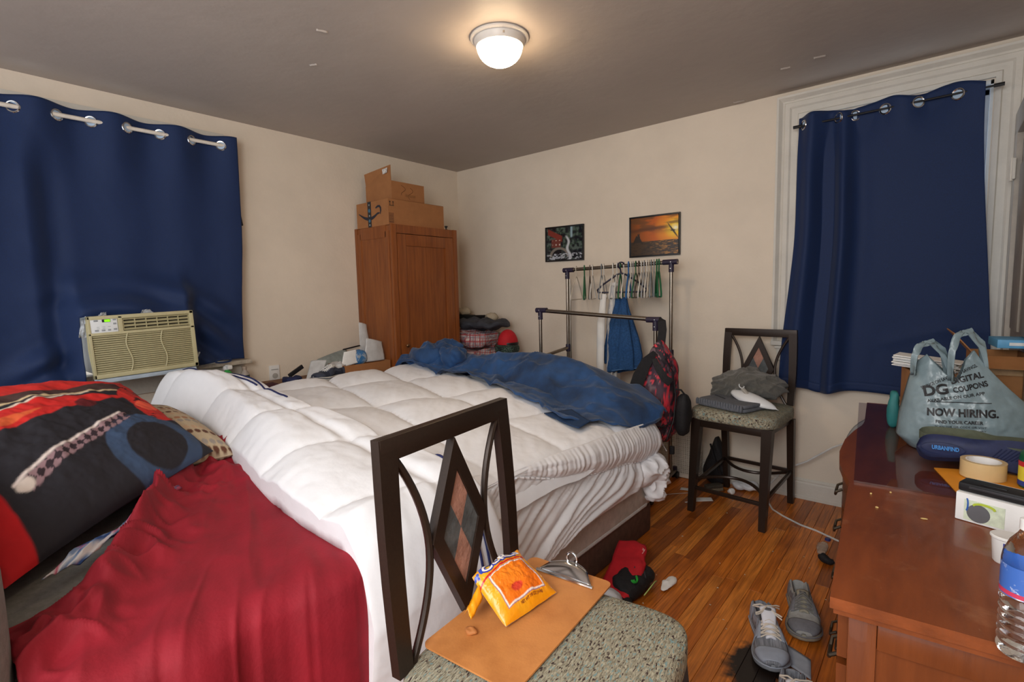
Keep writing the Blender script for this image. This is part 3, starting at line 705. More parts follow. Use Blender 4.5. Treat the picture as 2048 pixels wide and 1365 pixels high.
def print_pillow(U, V):
    """bold abstract print: charcoal field, red border and red swooshes, cream lines, slate ring, checked band"""
    c = np.ones(U.shape+(3,))*np.array(lin((30, 28, 36)))
    n = fbm(U*5, V*5, 70); V = V*1.22+.01
    # slate ring at the bottom right
    r = np.hypot((U-.74)*1.25, (V-.20)*1.0); c = blend(c, soft(np.abs(r-.235)-.052)*soft(.0-(U-.42)), (54, 74, 104))
    # red swooshes across the upper half
    a = V-(.60+.16*np.sin((U-.02)*2.3)); c = blend(c, soft(np.abs(a)-.085*np.sin(np.clip(U*1.15+.05, 0, 1)*math.pi)**.6)*soft(U-.98), (205, 34, 30))
    c = blend(c, soft(np.abs(a+.02)-.04*np.sin(np.clip(U*2.2, 0, 1)*math.pi))*soft(U-.45), (226, 98, 52))
    c = blend(c, soft(np.abs(a-.09)-.007)*soft(U-.7), (226, 208, 190))
    b = V-(.86+.08*np.sin(U*2.6)); c = blend(c, soft(np.abs(b)-.06)*soft(U-.96), (72, 48, 44)); c = blend(c, soft(np.abs(b+.075)-.008), (214, 190, 150))
    c = blend(c, soft(-(V-.955-.02*np.sin(U*9))), (206, 40, 34))
    c = blend(c, soft(-(U-.86+.10*n))*soft(-(V-.40)), (196, 40, 34)); c = blend(c, soft(np.abs(fbm(U*9, V*9, 73))-.05)*soft(-(U-.84))*soft(-(V-.42)), (60, 14, 18))
    c = blend(c, soft(np.hypot((U-.90)*1.2, V-.62)-.07), (232, 92, 66)); c = blend(c, soft(np.hypot((U-.62)*1.0, V-.69)-.045), (96, 18, 26))
    # checked band with a cream edge
    s_ = (V-.36)-.42*(U-.42); t_ = U; band = soft(np.abs(s_)-.036)*soft(-(U-.20))*soft(U-.72)
    ck = ((np.floor(t_*26+s_*20)+np.floor(t_*26-s_*20)) % 2); c = blend(c, band*ck, (146, 116, 122)); c = blend(c, band*(1-ck)*.7, (52, 34, 42))
    c = blend(c, soft(np.abs(s_-.044)-.008)*soft(-(U-.16))*soft(U-.70), (224, 210, 204)); c = blend(c, soft(np.hypot((U-.19), (V-.27))-.03), (214, 200, 190))
    # red border at the near end
    c = blend(c, soft(U-.105-.012*np.sin(V*7)), (206, 22, 32)); c = blend(c, soft(U-.02)*.4, (140, 14, 22))
    return c
M('print_cotton', attr=True, rough=.8, var=.14, scale=9, bump=.08, bscale=60)
pillow('printed_pillow', 'big pillow with bold red and black print beside the red sheet', ((2.17, -3.60, .745), (1.62, -2.96, .80), (1.0, -3.10, 1.03), (1.22, -3.90, 1.10)), .17, _M['print_cotton'], print_pillow, 3, 190, 170, wr=.016)
def dots(U, V):
    c = np.ones(U.shape+(3,))*np.array(lin((186, 168, 140)))
    a = U*13; row = V*24; ri = np.floor(row); m = soft(np.hypot((a-np.floor(a)-.5), (row-ri-.5)*1.0)-.40, .08)
    cols = [(96, 58, 40), (150, 142, 134), (160, 112, 82), (92, 54, 38), (190, 160, 130)]
    keep = (ri % 3) != 2
    for k in range(5): c = blend(c, m*((ri % 5) == k)*keep, cols[k])
    return c
pillow('dotted_pillow', 'beige pillow with rows of brown dots behind the printed pillow', ((1.62, -3.22, .755), (1.58, -2.86, .755), (.72, -2.84, .80), (.72, -3.26, .80)), .22, _M['print_cotton'], dots, 8, 190, 130, wr=.005)
pillow('white_pillow', 'plain white pillow propped under the printed pillow', ((1.25, -3.66, .86), (1.2, -3.22, .90), (.7, -3.2, .90), (.7, -3.66, .86)), .20, M('pillow_white', (210, 210, 208), .85), None, 12, 40, 36)
u, v = np.meshgrid(np.linspace(0, 1, 30), np.linspace(0, 1, 16), indexing='ij')
P = np.stack([lerp(2.16, 1.78, u)+.03*v, lerp(-3.50, -3.16, u)-.075*v+.035, .735+.018*np.sin(u*9)*np.sin(v*3)+.02*fbm(u*7, v*6, 4)+.012], -1)
cc = np.ones(P.shape)*np.array(lin((118, 140, 172))); f_ = fbm(u*9, v*7, 77); cc = blend(cc, soft(-(f_-.12), .05), (40, 74, 130)); cc = blend(cc, soft(f_+.22, .05), (214, 214, 216)); cc = blend(cc, soft(-(fbm(u*12, v*9, 79)-.3), .05), (196, 90, 120))
tag(MB().grid(P, col=cc).build('floral_cloth', _M['print_cotton'], angle=80, solid=.004), 'scrap of blue floral cloth between printed pillow and red sheet', 'cloth')
# ---------------------------------------------------------------- bar stools
M('stool_metal', (50, 38, 31), .35, .35, var=.10, scale=180, bump=.03, bscale=500)
M('slate_tile', (84, 88, 90), .7, var=.22, scale=22, bump=.3, bscale=60); M('copper_tile', (164, 120, 104), .7, var=.18, scale=22, bump=.4, bscale=60)
def seat_mat():
    m = M('seat_weave', (176, 170, 148), .9, col2=(116, 110, 92), scale=14, stretch=(5, 22, 5), bump=.5, bscale=22, thr=(.38, .62))
    nt = m.node_tree; N = nt.nodes; L = nt.links; b = N['Principled BSDF']; src = b.inputs['Base Color'].links[0].from_socket
    tc = [n for n in N if n.type == 'TEX_COORD'][0]; mp = N.new('ShaderNodeMapping'); mp.inputs['Scale'].default_value = (60, 150, 60); L.new(tc.outputs['Object'], mp.inputs[0])
    nz = N.new('ShaderNodeTexNoise'); nz.inputs['Scale'].default_value = 1.4; nz.inputs['Detail'].default_value = 2; L.new(mp.outputs[0], nz.inputs['Vector'])
    for (lo, hi, col) in ((.60, .64, (62, 46, 44)), (.40, .36, (120, 148, 148))):
        r = N.new('ShaderNodeValToRGB'); a, c = r.color_ramp.elements
        if lo < hi: a.position, c.position = lo, hi; a.color = (0, 0, 0, 1); c.color = (1, 1, 1, 1)
        else: a.position, c.position = hi, lo; a.color = (1, 1, 1, 1); c.color = (0, 0, 0, 1)
        L.new(nz.outputs['Fac'], r.inputs[0]); mx = N.new('ShaderNodeMix'); mx.data_type = 'RGBA'; L.new(r.outputs[0], mx.inputs[0]); L.new(src, mx.inputs[6]); mx.inputs[7].default_value = (*lin(col), 1); src = mx.outputs[2]
    L.new(src, b.inputs['Base Color'])
seat_mat()
def make_stool(label):
    """local: faces -y, width in x; back at +y"""
    t = empty('bar_stool', (0, 0, 0), label, 'stool')
    with local():
        sm = _M['stool_metal']
        n = 24; P = rbox_grid(0, -.005, .612, .50, .475, .085, n, 6)
        P[..., 0] *= 1+.05*(-(P[..., 1])/.24)*.8
        P[..., 2] += .004*np.cos(P[..., 0]*5)*np.cos(P[..., 1]*5)*(P[..., 2] > .61)
        MB().grid(P, cu=True).build('seat', _M['seat_weave'], t, angle=70)
        ap = MB()
        for (x, y, dx, dy) in ((0, -.205, .42, .02), (0, .19, .40, .02), (-.20, 0, .02, .40), (.20, 0, .02, .40)): ap.box((x, y, .555), (dx, dy, .045), bev=.003)
        ap.build('apron', sm, t)
        def post(p0, p1, w0, w1, d0, d1):
            V = []
            for (p, w, d) in ((p0, w0, d0), (p1, w1, d1)): V += [(p[0]+a*w/2, p[1]+b*d/2, p[2]) for a, b in ((-1, -1), (1, -1), (1, 1), (-1, 1))]
            return MB().add(V, [(3, 2, 1, 0), (4, 5, 6, 7), (0, 1, 5, 4), (1, 2, 6, 5), (2, 3, 7, 6), (3, 0, 4, 7)])
        for s in (-1, 1):
            post((s*.212, -.262, 0), (s*.208, -.195, .58), .036, .058, .034, .052).build('leg', sm, t, smooth=False)
            post((s*.205, .265, 0), (s*.208, .215, .56), .034, .042, .03, .04).build('leg', sm, t, smooth=False)
        for s in (-1, 1): MB().box((s*.212, -.256, .006), (.03, .03, .012)).build('foot_cap', _M['black_plastic'], t)
        yb = lambda z: .215+.03*((z-.56)/.56)**1.3
        bk = empty.__wrapped__ if False else None
        # back frame
        fr = MB()
        for s in (-1, 1):
            V = []; Zs = np.linspace(.55, 1.115, 7)
            for z in Zs:
                q = (z-.55)/.565; xo = .214+.010*math.sin(q*3.0)+.006*q; w = .036+.012*q
                V += [(s*(xo-w), yb(z)-.011, z), (s*xo, yb(z)-.011, z), (s*xo, yb(z)+.011, z), (s*(xo-w), yb(z)+.011, z)]
            F = [(3, 2, 1, 0), tuple(range(24, 28))]
            for i in range(6): F += [(i*4+j, i*4+(j+1) % 4, i*4+4+(j+1) % 4, i*4+4+j) for j in range(4)]
            MB().add(V, F).build('back_post', sm, t, smooth=False)
        MB().box((0, yb(1.09), 1.092), (.438, .022, .048), bev=.002).build('top_rail', sm, t)
        MB().tube([(x, yb(.64), .600+.05*(1-(x/.18)**2)) for x in np.linspace(-.18, .18, 15)], .0095, 8).build('lower_rail', sm, t)
        # diamond
        zc, hw, hh = .862, .098, .206
        out = [(0, hh), (hw, 0), (0, -hh), (-hw, 0)]; k = .66; inn = [(a*k, b*k) for a, b in out]
        for i in range(4):
            a, b, c, d = out[i], out[(i+1) % 4], inn[(i+1) % 4], inn[i]
            MB().prism([a, b, c, d], 1, lambda p, q, h: (p, yb(zc+q)+(.011 if h else -.011), zc+q)).build('diamond_bar', sm, t, smooth=False)
        mid = [((inn[i][0]+inn[(i+1) % 4][0])/2, (inn[i][1]+inn[(i+1) % 4][1])/2) for i in range(4)]
        for i in range(4):
            MB().prism([inn[i], mid[i], (0, 0), mid[i-1]], 1, lambda p, q, h: (p*.985, yb(zc+q)+(.007 if h else -.007), zc+q*.985)).build('tile', _M['copper_tile'] if i % 2 == 0 else _M['slate_tile'], t, smooth=False)
        for s in (-1, 1):
            pts = [(s*(.100+.078*abs((z-.855)/.215)**1.9), yb(z), z) for z in np.linspace(.64, 1.07, 19)]
            MB().tube(pts, .0085, 8).build('curved_bar', sm, t)
        # stretchers
        MB().box((0, -.248, .150), (.40, .016, .022), bev=.002).build('stretcher', sm, t)
        MB().box((0, .25, .215), (.39, .016, .022), bev=.002).build('stretcher', sm, t)
        for s in (-1, 1):
            MB().box((s*.209, 0, .19), (.016, .49, .02), rot=Matrix.Rotation(.1, 3, 'X'), bev=.002).build('stretcher', sm, t)
            # bowed foot rest bars
        MB().tube([(x, -.24+.16*(1-(x/.2)**2), .205) for x in np.linspace(-.2, .2, 15)], .010, 8).build('bowed_brace', sm, t)
        MB().tube([(x, .24-.16*(1-(x/.2)**2), .21) for x in np.linspace(-.2, .2, 15)], .010, 8).build('bowed_brace', sm, t)
    return t
st = make_stool('dark metal bar stool by the curtained window holding folded grey clothes')
st.location = (2.855, -.375, 0); st.rotation_euler = (0, 0, math.radians(-5))
st2 = copy_tree(st); st2['label'] = 'dark metal bar stool at the bed foot holding clipboard and snack bag'
for o in (st, st2): o['group'] = 'bar stools'
st2.location = (3.175, -2.895, 0); st2.rotation_euler = (0, 0, math.radians(97.5))
# ---------------------------------------------------------------- tall cabinet
cab = empty('cabinet', (.25, -.86, 0), 'tall reddish wooden cabinet with one panelled door', 'cabinet')
CY0, CY1, CX, CH = -1.21, -.515, .495, 1.94
cw = _M['cherry']
b = MB(); b.box((.255, CY0+.012, CH/2), (CX-.04, .018, CH-.02)); b.box((.255, CY1-.012, CH/2), (CX-.04, .018, CH-.02)); b.box((.012, (CY0+CY1)/2, CH/2), (.012, CY1-CY0-.02, CH-.02)); b.box((.25, (CY0+CY1)/2, .08), (CX-.06, CY1-CY0-.03, .03)); b.build('carcass', cw, cab, smooth=False)
MB().box((.25, (CY0+CY1)/2, CH-.018), (CX-.03, CY1-CY0-.01, .02)).build('top', cw, cab, smooth=False)
for y in (CY0+.022, CY1-.022): MB().box((CX-.012, y, CH/2), (.026, .046, CH), bev=.003).build('corner_post', cw, cab)
for y in (CY0+.01, CY1-.01): MB().box((.022, y, CH/2), (.04, .024, CH), bev=.003).build('corner_post', cw, cab)
MB().box((CX-.014, (CY0+CY1)/2, CH-.035), (.020, CY1-CY0-.088, .066)).build('header_rail', cw, cab, smooth=False)
MB().box((CX-.014, (CY0+CY1)/2, .08), (.020, CY1-CY0-.088, .10)).build('bottom_rail', cw, cab, smooth=False)
for (z, h) in ((CH-.05, .10), (.1, .12)): MB().box((.25, CY0+.006, z), (CX-.15, .014, h), bev=.002).build('side_rail', cw, cab)
MB().box((.065, CY0+.006, CH/2), (.045, .014, CH-.1), bev=.002).build('side_stile', cw, cab)
MB().box((CX-.06, CY0+.006, CH/2), (.05, .014, CH-.1), bev=.002).build('side_stile', cw, cab)
door = MB().box((CX-.016, (CY0+CY1)/2, 1.0), (.012, CY1-CY0-.2, 1.62)).build('door', cw, cab, smooth=False)
for (y, z, dy, dz) in ((CY0+.093, 1.0, .088, 1.735), (CY1-.093, 1.0, .088, 1.735), ((CY0+CY1)/2, 1.822, .42, .09), ((CY0+CY1)/2, .18, .42, .1)):
    MB().box((CX-.011, y, z), (.024, dy, dz), bev=.003).build('door_frame_bar', cw, door)
MB().lathe([(.004, 0), (.005, .012), (.012, .018), (.015, .026), (.010, .032), (.001, .034)], (CX+.001, CY0+.095, .985), 16, rot=Matrix.Rotation(math.pi/2, 3, 'Y')).build('knob', M('knob_bronze', (120, 88, 60), .3, .8), door)
# ---------------------------------------------------------------- dresser (serpentine front, turned a little from the wall)
DO = Vector((3.632, -2.615, 0)); DA = math.radians(4.2); DZ = .80
Dd = Vector((-math.sin(DA), math.cos(DA), 0)); Dn = Vector((math.cos(DA), math.sin(DA), 0))
def dp(s, n, z=0): q = DO+Dd*s+Dn*n; return (q.x, q.y, z)
def front(s):
    s = np.asarray(s, float)
    f = np.interp(s, [0, .66, .69, .78, .88, 1.02, 1.20, 1.36, 1.46, 1.52, 1.55, 2.1], [0, .0, .004, -.018, -.034, -.042, -.034, -.010, .012, .018, .02, .02])
    return f
sv = np.concatenate([np.linspace(0, .66, 6), np.linspace(.68, 1.56, 45), np.linspace(1.6, 1.98, 5)])
dw = _M['dresser_wood']; dsd = _M['dresser_side']
dres = empty('dresser', dp(1.0, .2), 'reddish wooden dresser with curved front beside the window', 'dresser', rz=DA)
back = .395
def slab(off, z0, z1, s0=0., s1=1.98, bk=back):
    S_ = np.clip(sv, s0, s1); poly = [(float(s), float(front(s))+off) for s in S_]+[(s1, bk), (s0, bk)]
    mb = MB(); n = len(poly)
    V = [dp(a, b, z0) for a, b in poly]+[dp(a, b, z1) for a, b in poly]
    F = [tuple(range(n-1, -1, -1)), tuple(range(n, 2*n))]+[(i, (i+1) % n, n+(i+1) % n, n+i) for i in range(n)]
    return mb.add(V, F)
slab(0, DZ-.022, DZ).build('top', dw, dres, angle=30)
slab(.006, DZ-.034, DZ-.022, .006, 1.974, back-.004).build('top_moulding', dw, dres, angle=30)
slab(.030, .09, DZ-.034, .03, 1.95, back-.01).build('body', dsd, dres, angle=30)
slab(.022, .0, .09, .02, 1.96, back-.01).build('plinth', dsd, dres, angle=30)
# end panel facing the room entrance: frame of stiles round a sunk panel
for (n, z, dn, dz) in ((.052, .43, .045, .67), (.37, .43, .045, .67), (.21, .735, .27, .05), (.21, .12, .27, .06)):
    MB().box(dp(.026, n, z), (dn, .014, dz), rz=DA, bev=.003).build('end_frame_bar', dsd, dres)
# drawers follow the front
def front_panel(s0, s1, z0, z1, off, th):
    S_ = np.linspace(s0, s1, 14); V = []; k = len(S_)
    for (o, z) in ((off, z0), (off, z1), (off+th, z1), (off+th, z0)): V += [dp(float(s), float(front(s))+o, z) for s in S_]
    F = []
    for a in range(4):
        b = (a+1) % 4; F += [(a*k+i, a*k+i+1, b*k+i+1, b*k+i) for i in range(k-1)]
    F += [(0, k, 2*k, 3*k), (k-1, 4*k-1, 3*k-1, 2*k-1)]
    return MB().add(V, F)
brass = M('brass_dark', (62, 52, 40), .45, .6)
for (a, b) in ((.05, .655), (.70, 1.50), (1.54, 1.94)):
    for (z0, z1) in ((.11, .30), (.315, .50), (.515, .64), (.655, .755)):
        d_ = front_panel(a, b, z0, z1, .012, .02).build('drawer', dsd, dres, angle=30)
        for q in (.25, .75):
            s = lerp(a, b, q); f = float(front(s)); z = (z0+z1)/2
            MB().tube([dp(s-.035, f+.012, z+.01), dp(s-.035, f-.004, z), dp(s-.02, f-.007, z-.014), dp(s+.02, f-.007, z-.014), dp(s+.035, f-.004, z), dp(s+.035, f+.012, z+.01)], .0045, 6).build('pull', brass, d_)
def dt(o, label=None, cat=None, group=None): return tag(o, label, cat, group)
# sheet of glass on the dresser
thin_glass('table_glass', (240, 236, 238))
GZ = DZ+.006
mb = MB(); poly = [(.70, .012), (.70, .385), (1.93, .385), (1.93, -.012)]
V = [dp(a, b, DZ+.0006) for a, b in poly]+[dp(a, b, GZ) for a, b in poly]
dt(mb.add(V, [(3, 2, 1, 0), (4, 5, 6, 7)]+[(i, (i+1) % 4, 4+(i+1) % 4, 4+i) for i in range(4)]).build('glass_sheet', _M['table_glass'], smooth=False), 'clear glass sheet lying on the far part of the dresser top', 'glass sheet')
# ---------------------------------------------------------------- shopping bag
bag = empty('plastic_bag', (3.84, -1.33, GZ), 'grey plastic shopping bag with black print standing on the dresser', 'shopping bag')
M('bag_plastic', (128, 146, 152), .28, var=.10, scale=16, bump=.35, bscale=24, alpha=.94)
def bag_outline(z):
    a = np.interp(z, [0, .04, .12, .24, .32, .40], [3.70, 3.662, 3.668, 3.69, 3.71, 3.735]); b = np.interp(z, [0, .05, .14, .24, .32, .40], [4.045, 4.05, 4.03, 3.97, 3.92, 3.88])
    return a, b
def bag_front(x, z, off=0.):
    x = np.asarray(x, float); z = np.asarray(z, float)-GZ
    a, b = bag_outline(z); q = np.clip((x-a)/(b-a)*2-1, -1, 1)
    dep = np.interp(z, [0, .05, .18, .32, .40], [.10, .125, .10, .05, .03])
    wr = .010*fbm(x*13, z*11, 90)+.016*np.abs(fbm(x*9+z*6, z*14-x*4, 93))+.006*fbm(x*40, z*30, 97)
    return -1.36-dep*np.sqrt(np.clip(1-np.abs(q)**2.6, 0, 1))+(x-3.84)*.15-wr*np.clip(1-np.abs(q)**3, 0, 1)-off
tz = np.linspace(0, 1, 60); tq = np.linspace(-1, 1, 80); Tz, Tq = np.meshgrid(tz, tq, indexing='ij')
Zt = lambda Tq: .255+.0*Tq
ztop = np.interp(Tq, [-1, -.75, -.45, -.05, .25, .55, 1], [.30, .335, .30, .245, .32, .355, .16])
Zr = Tz*ztop; a, b = bag_outline(Zr); Xg = lerp(a, b, (Tq+1)/2); Yg = bag_front(Xg, Zr+GZ)
MB().grid(np.stack([Xg, Yg, Zr+GZ], -1)).build('front_side', _M['bag_plastic'], bag, angle=80, solid=.001)
Yb = 2*(-1.36+(Xg-3.84)*.15)-Yg
MB().grid(np.stack([Xg, Yb+.01, Zr*.97+GZ], -1)).build('back_side', _M['bag_plastic'], bag, angle=80, solid=.001)
for (cx, top, lean, base) in ((3.745, .385, -.01, .28), (3.845, .425, -.012, .27)):
    pts = [(cx-.038, -1.41, GZ+base), (cx-.030+lean, -1.415, GZ+lerp(base, top, .6)), (cx-.012+lean, -1.41, GZ+top-.01), (cx+.012+lean, -1.395, GZ+top), (cx+.034, -1.37, GZ+lerp(base, top, .7)), (cx+.06, -1.34, GZ+base-.02)]
    P = []
    for i in range(25):
        t = i/24*(len(pts)-1); k = min(int(t), len(pts)-2); p = Vector(pts[k]).lerp(Vector(pts[k+1]), t-k); P.append(p)
    n = 25; Vs = np.zeros((n, 12, 3))
    for i, p in enumerate(P):
        w = lerp(.062, .036, math.sin(math.pi*i/24)) 
        for j in range(12):
            q = j/11*2-1; Vs[i, j] = (p.x+.010*math.sin(j*2.1+i*.3), p.y+q*w*.9+.004*math.sin(j*3+i), p.z-abs(q)*w*.35+.006*math.sin(j*2.7+i*.5))
    MB().grid(Vs).build('handle', _M['bag_plastic'], bag, angle=80, solid=.001)
INK = M('black_ink', (26, 26, 30), .5, var=.05)
def bag_text(txt, size, x, z, width=None, bold=.0, rot=0.):
    c, s = math.cos(rot), math.sin(rot)
    def fn(p, q):
        X, Z = x+p*c-q*s, z+p*s+q*c; return (X, float(bag_front(X, Z, .0035)), Z)
    text_shape(txt, size, fn, width=width, bold=bold).build('print', INK, bag, smooth=False)
bag_text('SAVINGS ON SAVINGS ON SAVINGS.', .014, 3.80, GZ+.262, .165, .0003, .55)
bag_text('DG', .046, 3.768, GZ+.216, .066, .0018, .24); bag_text('DIGITAL', .026, 3.846, GZ+.262, .085, .0009, .32); bag_text('COUPONS', .024, 3.856, GZ+.234, .09, .0008, .32)
bag_text('AVAILABLE ON OUR APP', .014, 3.82, GZ+.198, .15, .0003, .26)
bag_text('NOW HIRING.', .034, 3.838, GZ+.148, .18, .0014, .06)
bag_text('FIND YOUR CAREER', .014, 3.832, GZ+.118, .12, .0005, .06); bag_text('SCAN THE QR CODE OR VISIT', .009, 3.836, GZ+.103, .13, 0, .06); bag_text('CAREERS WITH US TODAY', .007, 3.836, GZ+.092, .13, 0, .06)
ln = MB(); xs = np.linspace(3.755, 3.91, 40)
P = np.array([[(x, float(bag_front(x, GZ+.178+.06*(x-3.75)+d_, .0035)), GZ+.178+.06*(x-3.75)+d_) for d_ in (-.0013, .0013)] for x in xs]); ln.grid(P).build('print_line', INK, bag, smooth=False)
# ---------------------------------------------------------------- cartons behind the bag
def carton(name, label, c, d, rz, flaps=(), wall=.006, mat='card', cat='box', h_open=True):
    root = empty(name, c, label, cat, rz=rz)
    with local():
        b = MB(); w, l, h = d
        b.box((0, 0, wall/2), (w, l, wall))
        for (x, y, dx, dy) in ((-w/2+wall/2, 0, wall, l), (w/2-wall/2, 0, wall, l), (0, -l/2+wall/2, w-2*wall, wall), (0, l/2-wall/2, w-2*wall, wall)): b.box((x, y, h/2), (dx, dy, h))
        b.build('walls', _M[mat], root, smooth=False)
        for (side, ln_, ang) in flaps:
            s, k = (w, -l/2) if side in 'fb' else (l, -w/2)
            R_ = {'f': 0, 'b': math.pi, 'l': -math.pi/2, 'r': math.pi/2}[side]
            dist = {'f': l/2, 'b': l/2, 'l': w/2, 'r': w/2}[side]
            mb = MB().box((0, -ln_/2*math.cos(ang), ln_/2*math.sin(ang)), (s-.004, ln_, .004), rot=Matrix.Rotation(-ang, 3, 'X'))
            Rz = Matrix.Rotation(R_, 3, 'Z'); off = Rz @ Vector((0, -dist, 0))+Vector((0, 0, h))
            mb.v = [tuple(Rz @ Vector(q)+off) for q in mb.v]; mb.build('flap', _M[mat], root, smooth=False)
    return root
carton('cardboard_box', 'open cardboard box behind the grey plastic bag at wall corner', (3.955, -.88, GZ), (.165, .28, .295), DA, (('f', .10, -.35), ('l', .11, .9)))
MB_t = MB().box((3.95, -1.026, GZ+.25), (.14, .0015, .05), rz=DA); MB_t.build('packing_tape', M('clear_tape', (196, 160, 120), .12, var=.1), bpy.data.objects['cardboard_box'], smooth=False)
carton('cardboard_box', 'small cardboard box under the white envelopes on the dresser', (3.745, -1.10, GZ), (.15, .20, .24), DA+.1, ())
for k in range(7):
    tag(MB().box((3.735+.006*math.sin(k*2.3), -1.10+.008*math.cos(k*1.7), GZ+.246+.0065*k), (.21-.006*(k % 3), .115, .005), rot=Matrix.Rotation(-.10+.03*math.sin(k*3), 3, 'Z') @ Matrix.Rotation(.10, 3, 'Y'), bev=.002, seg=1).build('envelope', _M['paper']), 'white envelope in the pile on the small cardboard box', 'envelope', 'envelopes on the small cardboard box')
blu = empty('blue_box', (4.0, -.80, GZ+.315), 'light blue packet lying on the open cardboard box', 'packet', rz=.1)
with local():
    MB().box((0, 0, .018), (.12, .18, .034), bev=.003).build('packet', M('packet_blue', (96, 168, 214), .5), blu)
    MB().box((0, -.091, .018), (.05, .001, .012)).build('print', _M['paper'], blu)
tag(MB().grid(rbox_grid(3.640, -1.13, GZ+.075, .04, .06, .15, 12, 3, .01, 20, 3), cu=True).build('teal_pouch', M('teal', (40, 116, 116), .6)), 'small teal pouch squeezed behind the plastic bag', 'pouch')
# ---------------------------------------------------------------- insoles
def insole(name, label, loc, rz, tilt, mat, txt=None):
    root = empty(name, loc, label, 'insole', rot=(0, 0, 0))
    root.rotation_euler = (tilt[0], tilt[1], rz); root.scale = (1.2, 1.2, 1.2)
    with local():
        n, m = 40, 13; P = np.zeros((n, m, 3)); Q = np.zeros((n, m, 3))
        for i, u in enumerate(np.linspace(0, 1, n)):
            w = .033+.011*ss(u, .35, .75)-.0065*math.exp(-((u-.42)/.14)**2)
            w *= math.sqrt(max(0, 1-max(0, (.13-u)/.13)**2.2))*math.sqrt(max(0, 1-max(0, (u-.80)/.20)**2.4)); w = max(w, .0006)
            off = .008*math.sin(u*3.4)
            for j, v in enumerate(np.linspace(-1, 1, m)):
                lip = .014*abs(v)**3*(1-ss(u, .4, .6))
                P[i, j] = (u*.28-.14, off+v*w, .010+lip-.002*(1-v*v)); Q[i, j] = (u*.28-.14, off+v*w, 0)
        mb = MB(); mb.grid(P); mb.grid(Q)
        for (A, B) in ((0, 0), (m-1, m-1)): mb.grid(np.stack([P[:, A], Q[:, A]], 1))
        mb.build('sole', mat, root, angle=60)
        if txt:
            text_shape(txt, .016, lambda a, b: (a-.080, b+.003, .0135), width=.055, bold=.0005).build('print', M('print_blue', (70, 140, 214), .5), root, smooth=False)
            MB().tube([(-.085+.045*math.cos(w), .004+.017*math.sin(w), .0115) for w in np.linspace(0, 6.28, 30)[:-1]], .0012, 5, closed=True).build('moulded_ring', mat, root)
            for k in range(7): MB().tube([(.0+k*.009, -.018+.002*k, .010), (.03+k*.009, .022, .0105)], .0012, 4).build('rib', mat, root)
    return root
insole('insole', 'navy shoe insole with blue lettering below the plastic bag', (3.895, -1.60, GZ+.046), .06, (.90, 0), M('insole_navy', (38, 46, 82), .6, var=.12, scale=60), 'URBANFIND')
insole('insole', 'olive green insole lying edge on above the navy insole', (3.90, -1.545, GZ+.072), .06, (.12, -.02), M('insole_olive', (86, 92, 76), .8, var=.1, scale=60))
# ---------------------------------------------------------------- orange envelope, tape, vitamins
def flat_quad(name, label, cat, pts, z, th, mat, puff=0):
    n = 12; u, v = np.meshgrid(np.linspace(0, 1, n), np.linspace(0, 1, n), indexing='ij'); C = [np.array(q) for q in pts]
    P = C[0]*((1-u)*(1-v))[..., None]+C[1]*(u*(1-v))[..., None]+C[2]*(u*v)[..., None]+C[3]*((1-u)*v)[..., None]
    bul = (u*(1-u)*v*(1-v)*16)**.5; A = np.dstack([P, z+th+puff*bul]); B = np.dstack([P, z+0*bul+.0004])
    mb = MB().grid(A); mb.grid(B)
    for e in (np.s_[0, :], np.s_[-1, :], np.s_[:, 0], np.s_[:, -1]): mb.grid(np.stack([A[e], B[e]], 1))
    return tag(mb.build(name, mat, angle=30), label, cat)
flat_quad('mailer', 'orange padded envelope under the clear tape roll', 'envelope', ((3.775, -1.655), (3.835, -1.90), (4.03, -1.80), (3.99, -1.56)), GZ, .003, M('mailer_orange', (226, 146, 34), .5, var=.05), .008)
tp = empty('tape_roll', (3.885, -1.70, GZ+.012), 'roll of clear packing tape standing flat on orange envelope', 'tape roll')
with local():
    MB().lathe([(.040, 0), (.052, 0), (.052, .048), (.040, .048), (.040, 0)], n=40, cap=False).build('tape', M('tape_amber', (214, 186, 136), .25, var=.03), tp)
    MB().lathe([(.037, .0005), (.040, .0005), (.040, .0485), (.037, .0485), (.037, .0005)], n=40, cap=False).build('core', _M['paper'], tp)
vb = empty('vitamin_bottle', (3.992, -1.725, GZ+.010), 'green vitamin bottle with yellow label and cream cap', 'bottle')
with local():
    MB().lathe([(.034, 0), (.036, .004), (.036, .085), (.033, .098), (.024, .108), (.021, .112)], n=32).build('bottle', M('green_glass', (20, 84, 50), .15, var=.05), vb)
    MB().lathe([(.0365, .008), (.0365, .072)], n=32, cap=False).build('label', M('label_yellow', (222, 208, 64), .5, var=.02), vb)
    MB().lathe([(.0368, .060), (.0368, .074)], n=32, cap=False).build('label_band', M('label_red', (196, 34, 40), .5), vb); MB().lathe([(.0368, .006), (.0368, .020)], n=32, cap=False).build('label_band', M('label_blue', (40, 66, 150), .5), vb)
    MB().lathe([(.0245, .110), (.0245, .132), (.022, .135), (.001, .135)], n=28).build('cap', M('cap_cream', (206, 178, 136), .5), vb)
    cyl = lambda r, a0, z0: (lambda p, q: (r*math.sin(a0+p/r), -r*math.cos(a0+p/r), z0+q))
    text_shape('VALLEY', .011, cyl(.0372, -.25, .052), width=.034).build('print', M('ink_green', (20, 70, 44), .5), vb, smooth=False); text_shape('B-12', .014, cyl(.0372, -.2, .036), width=.024).build('print', INK, vb, smooth=False)
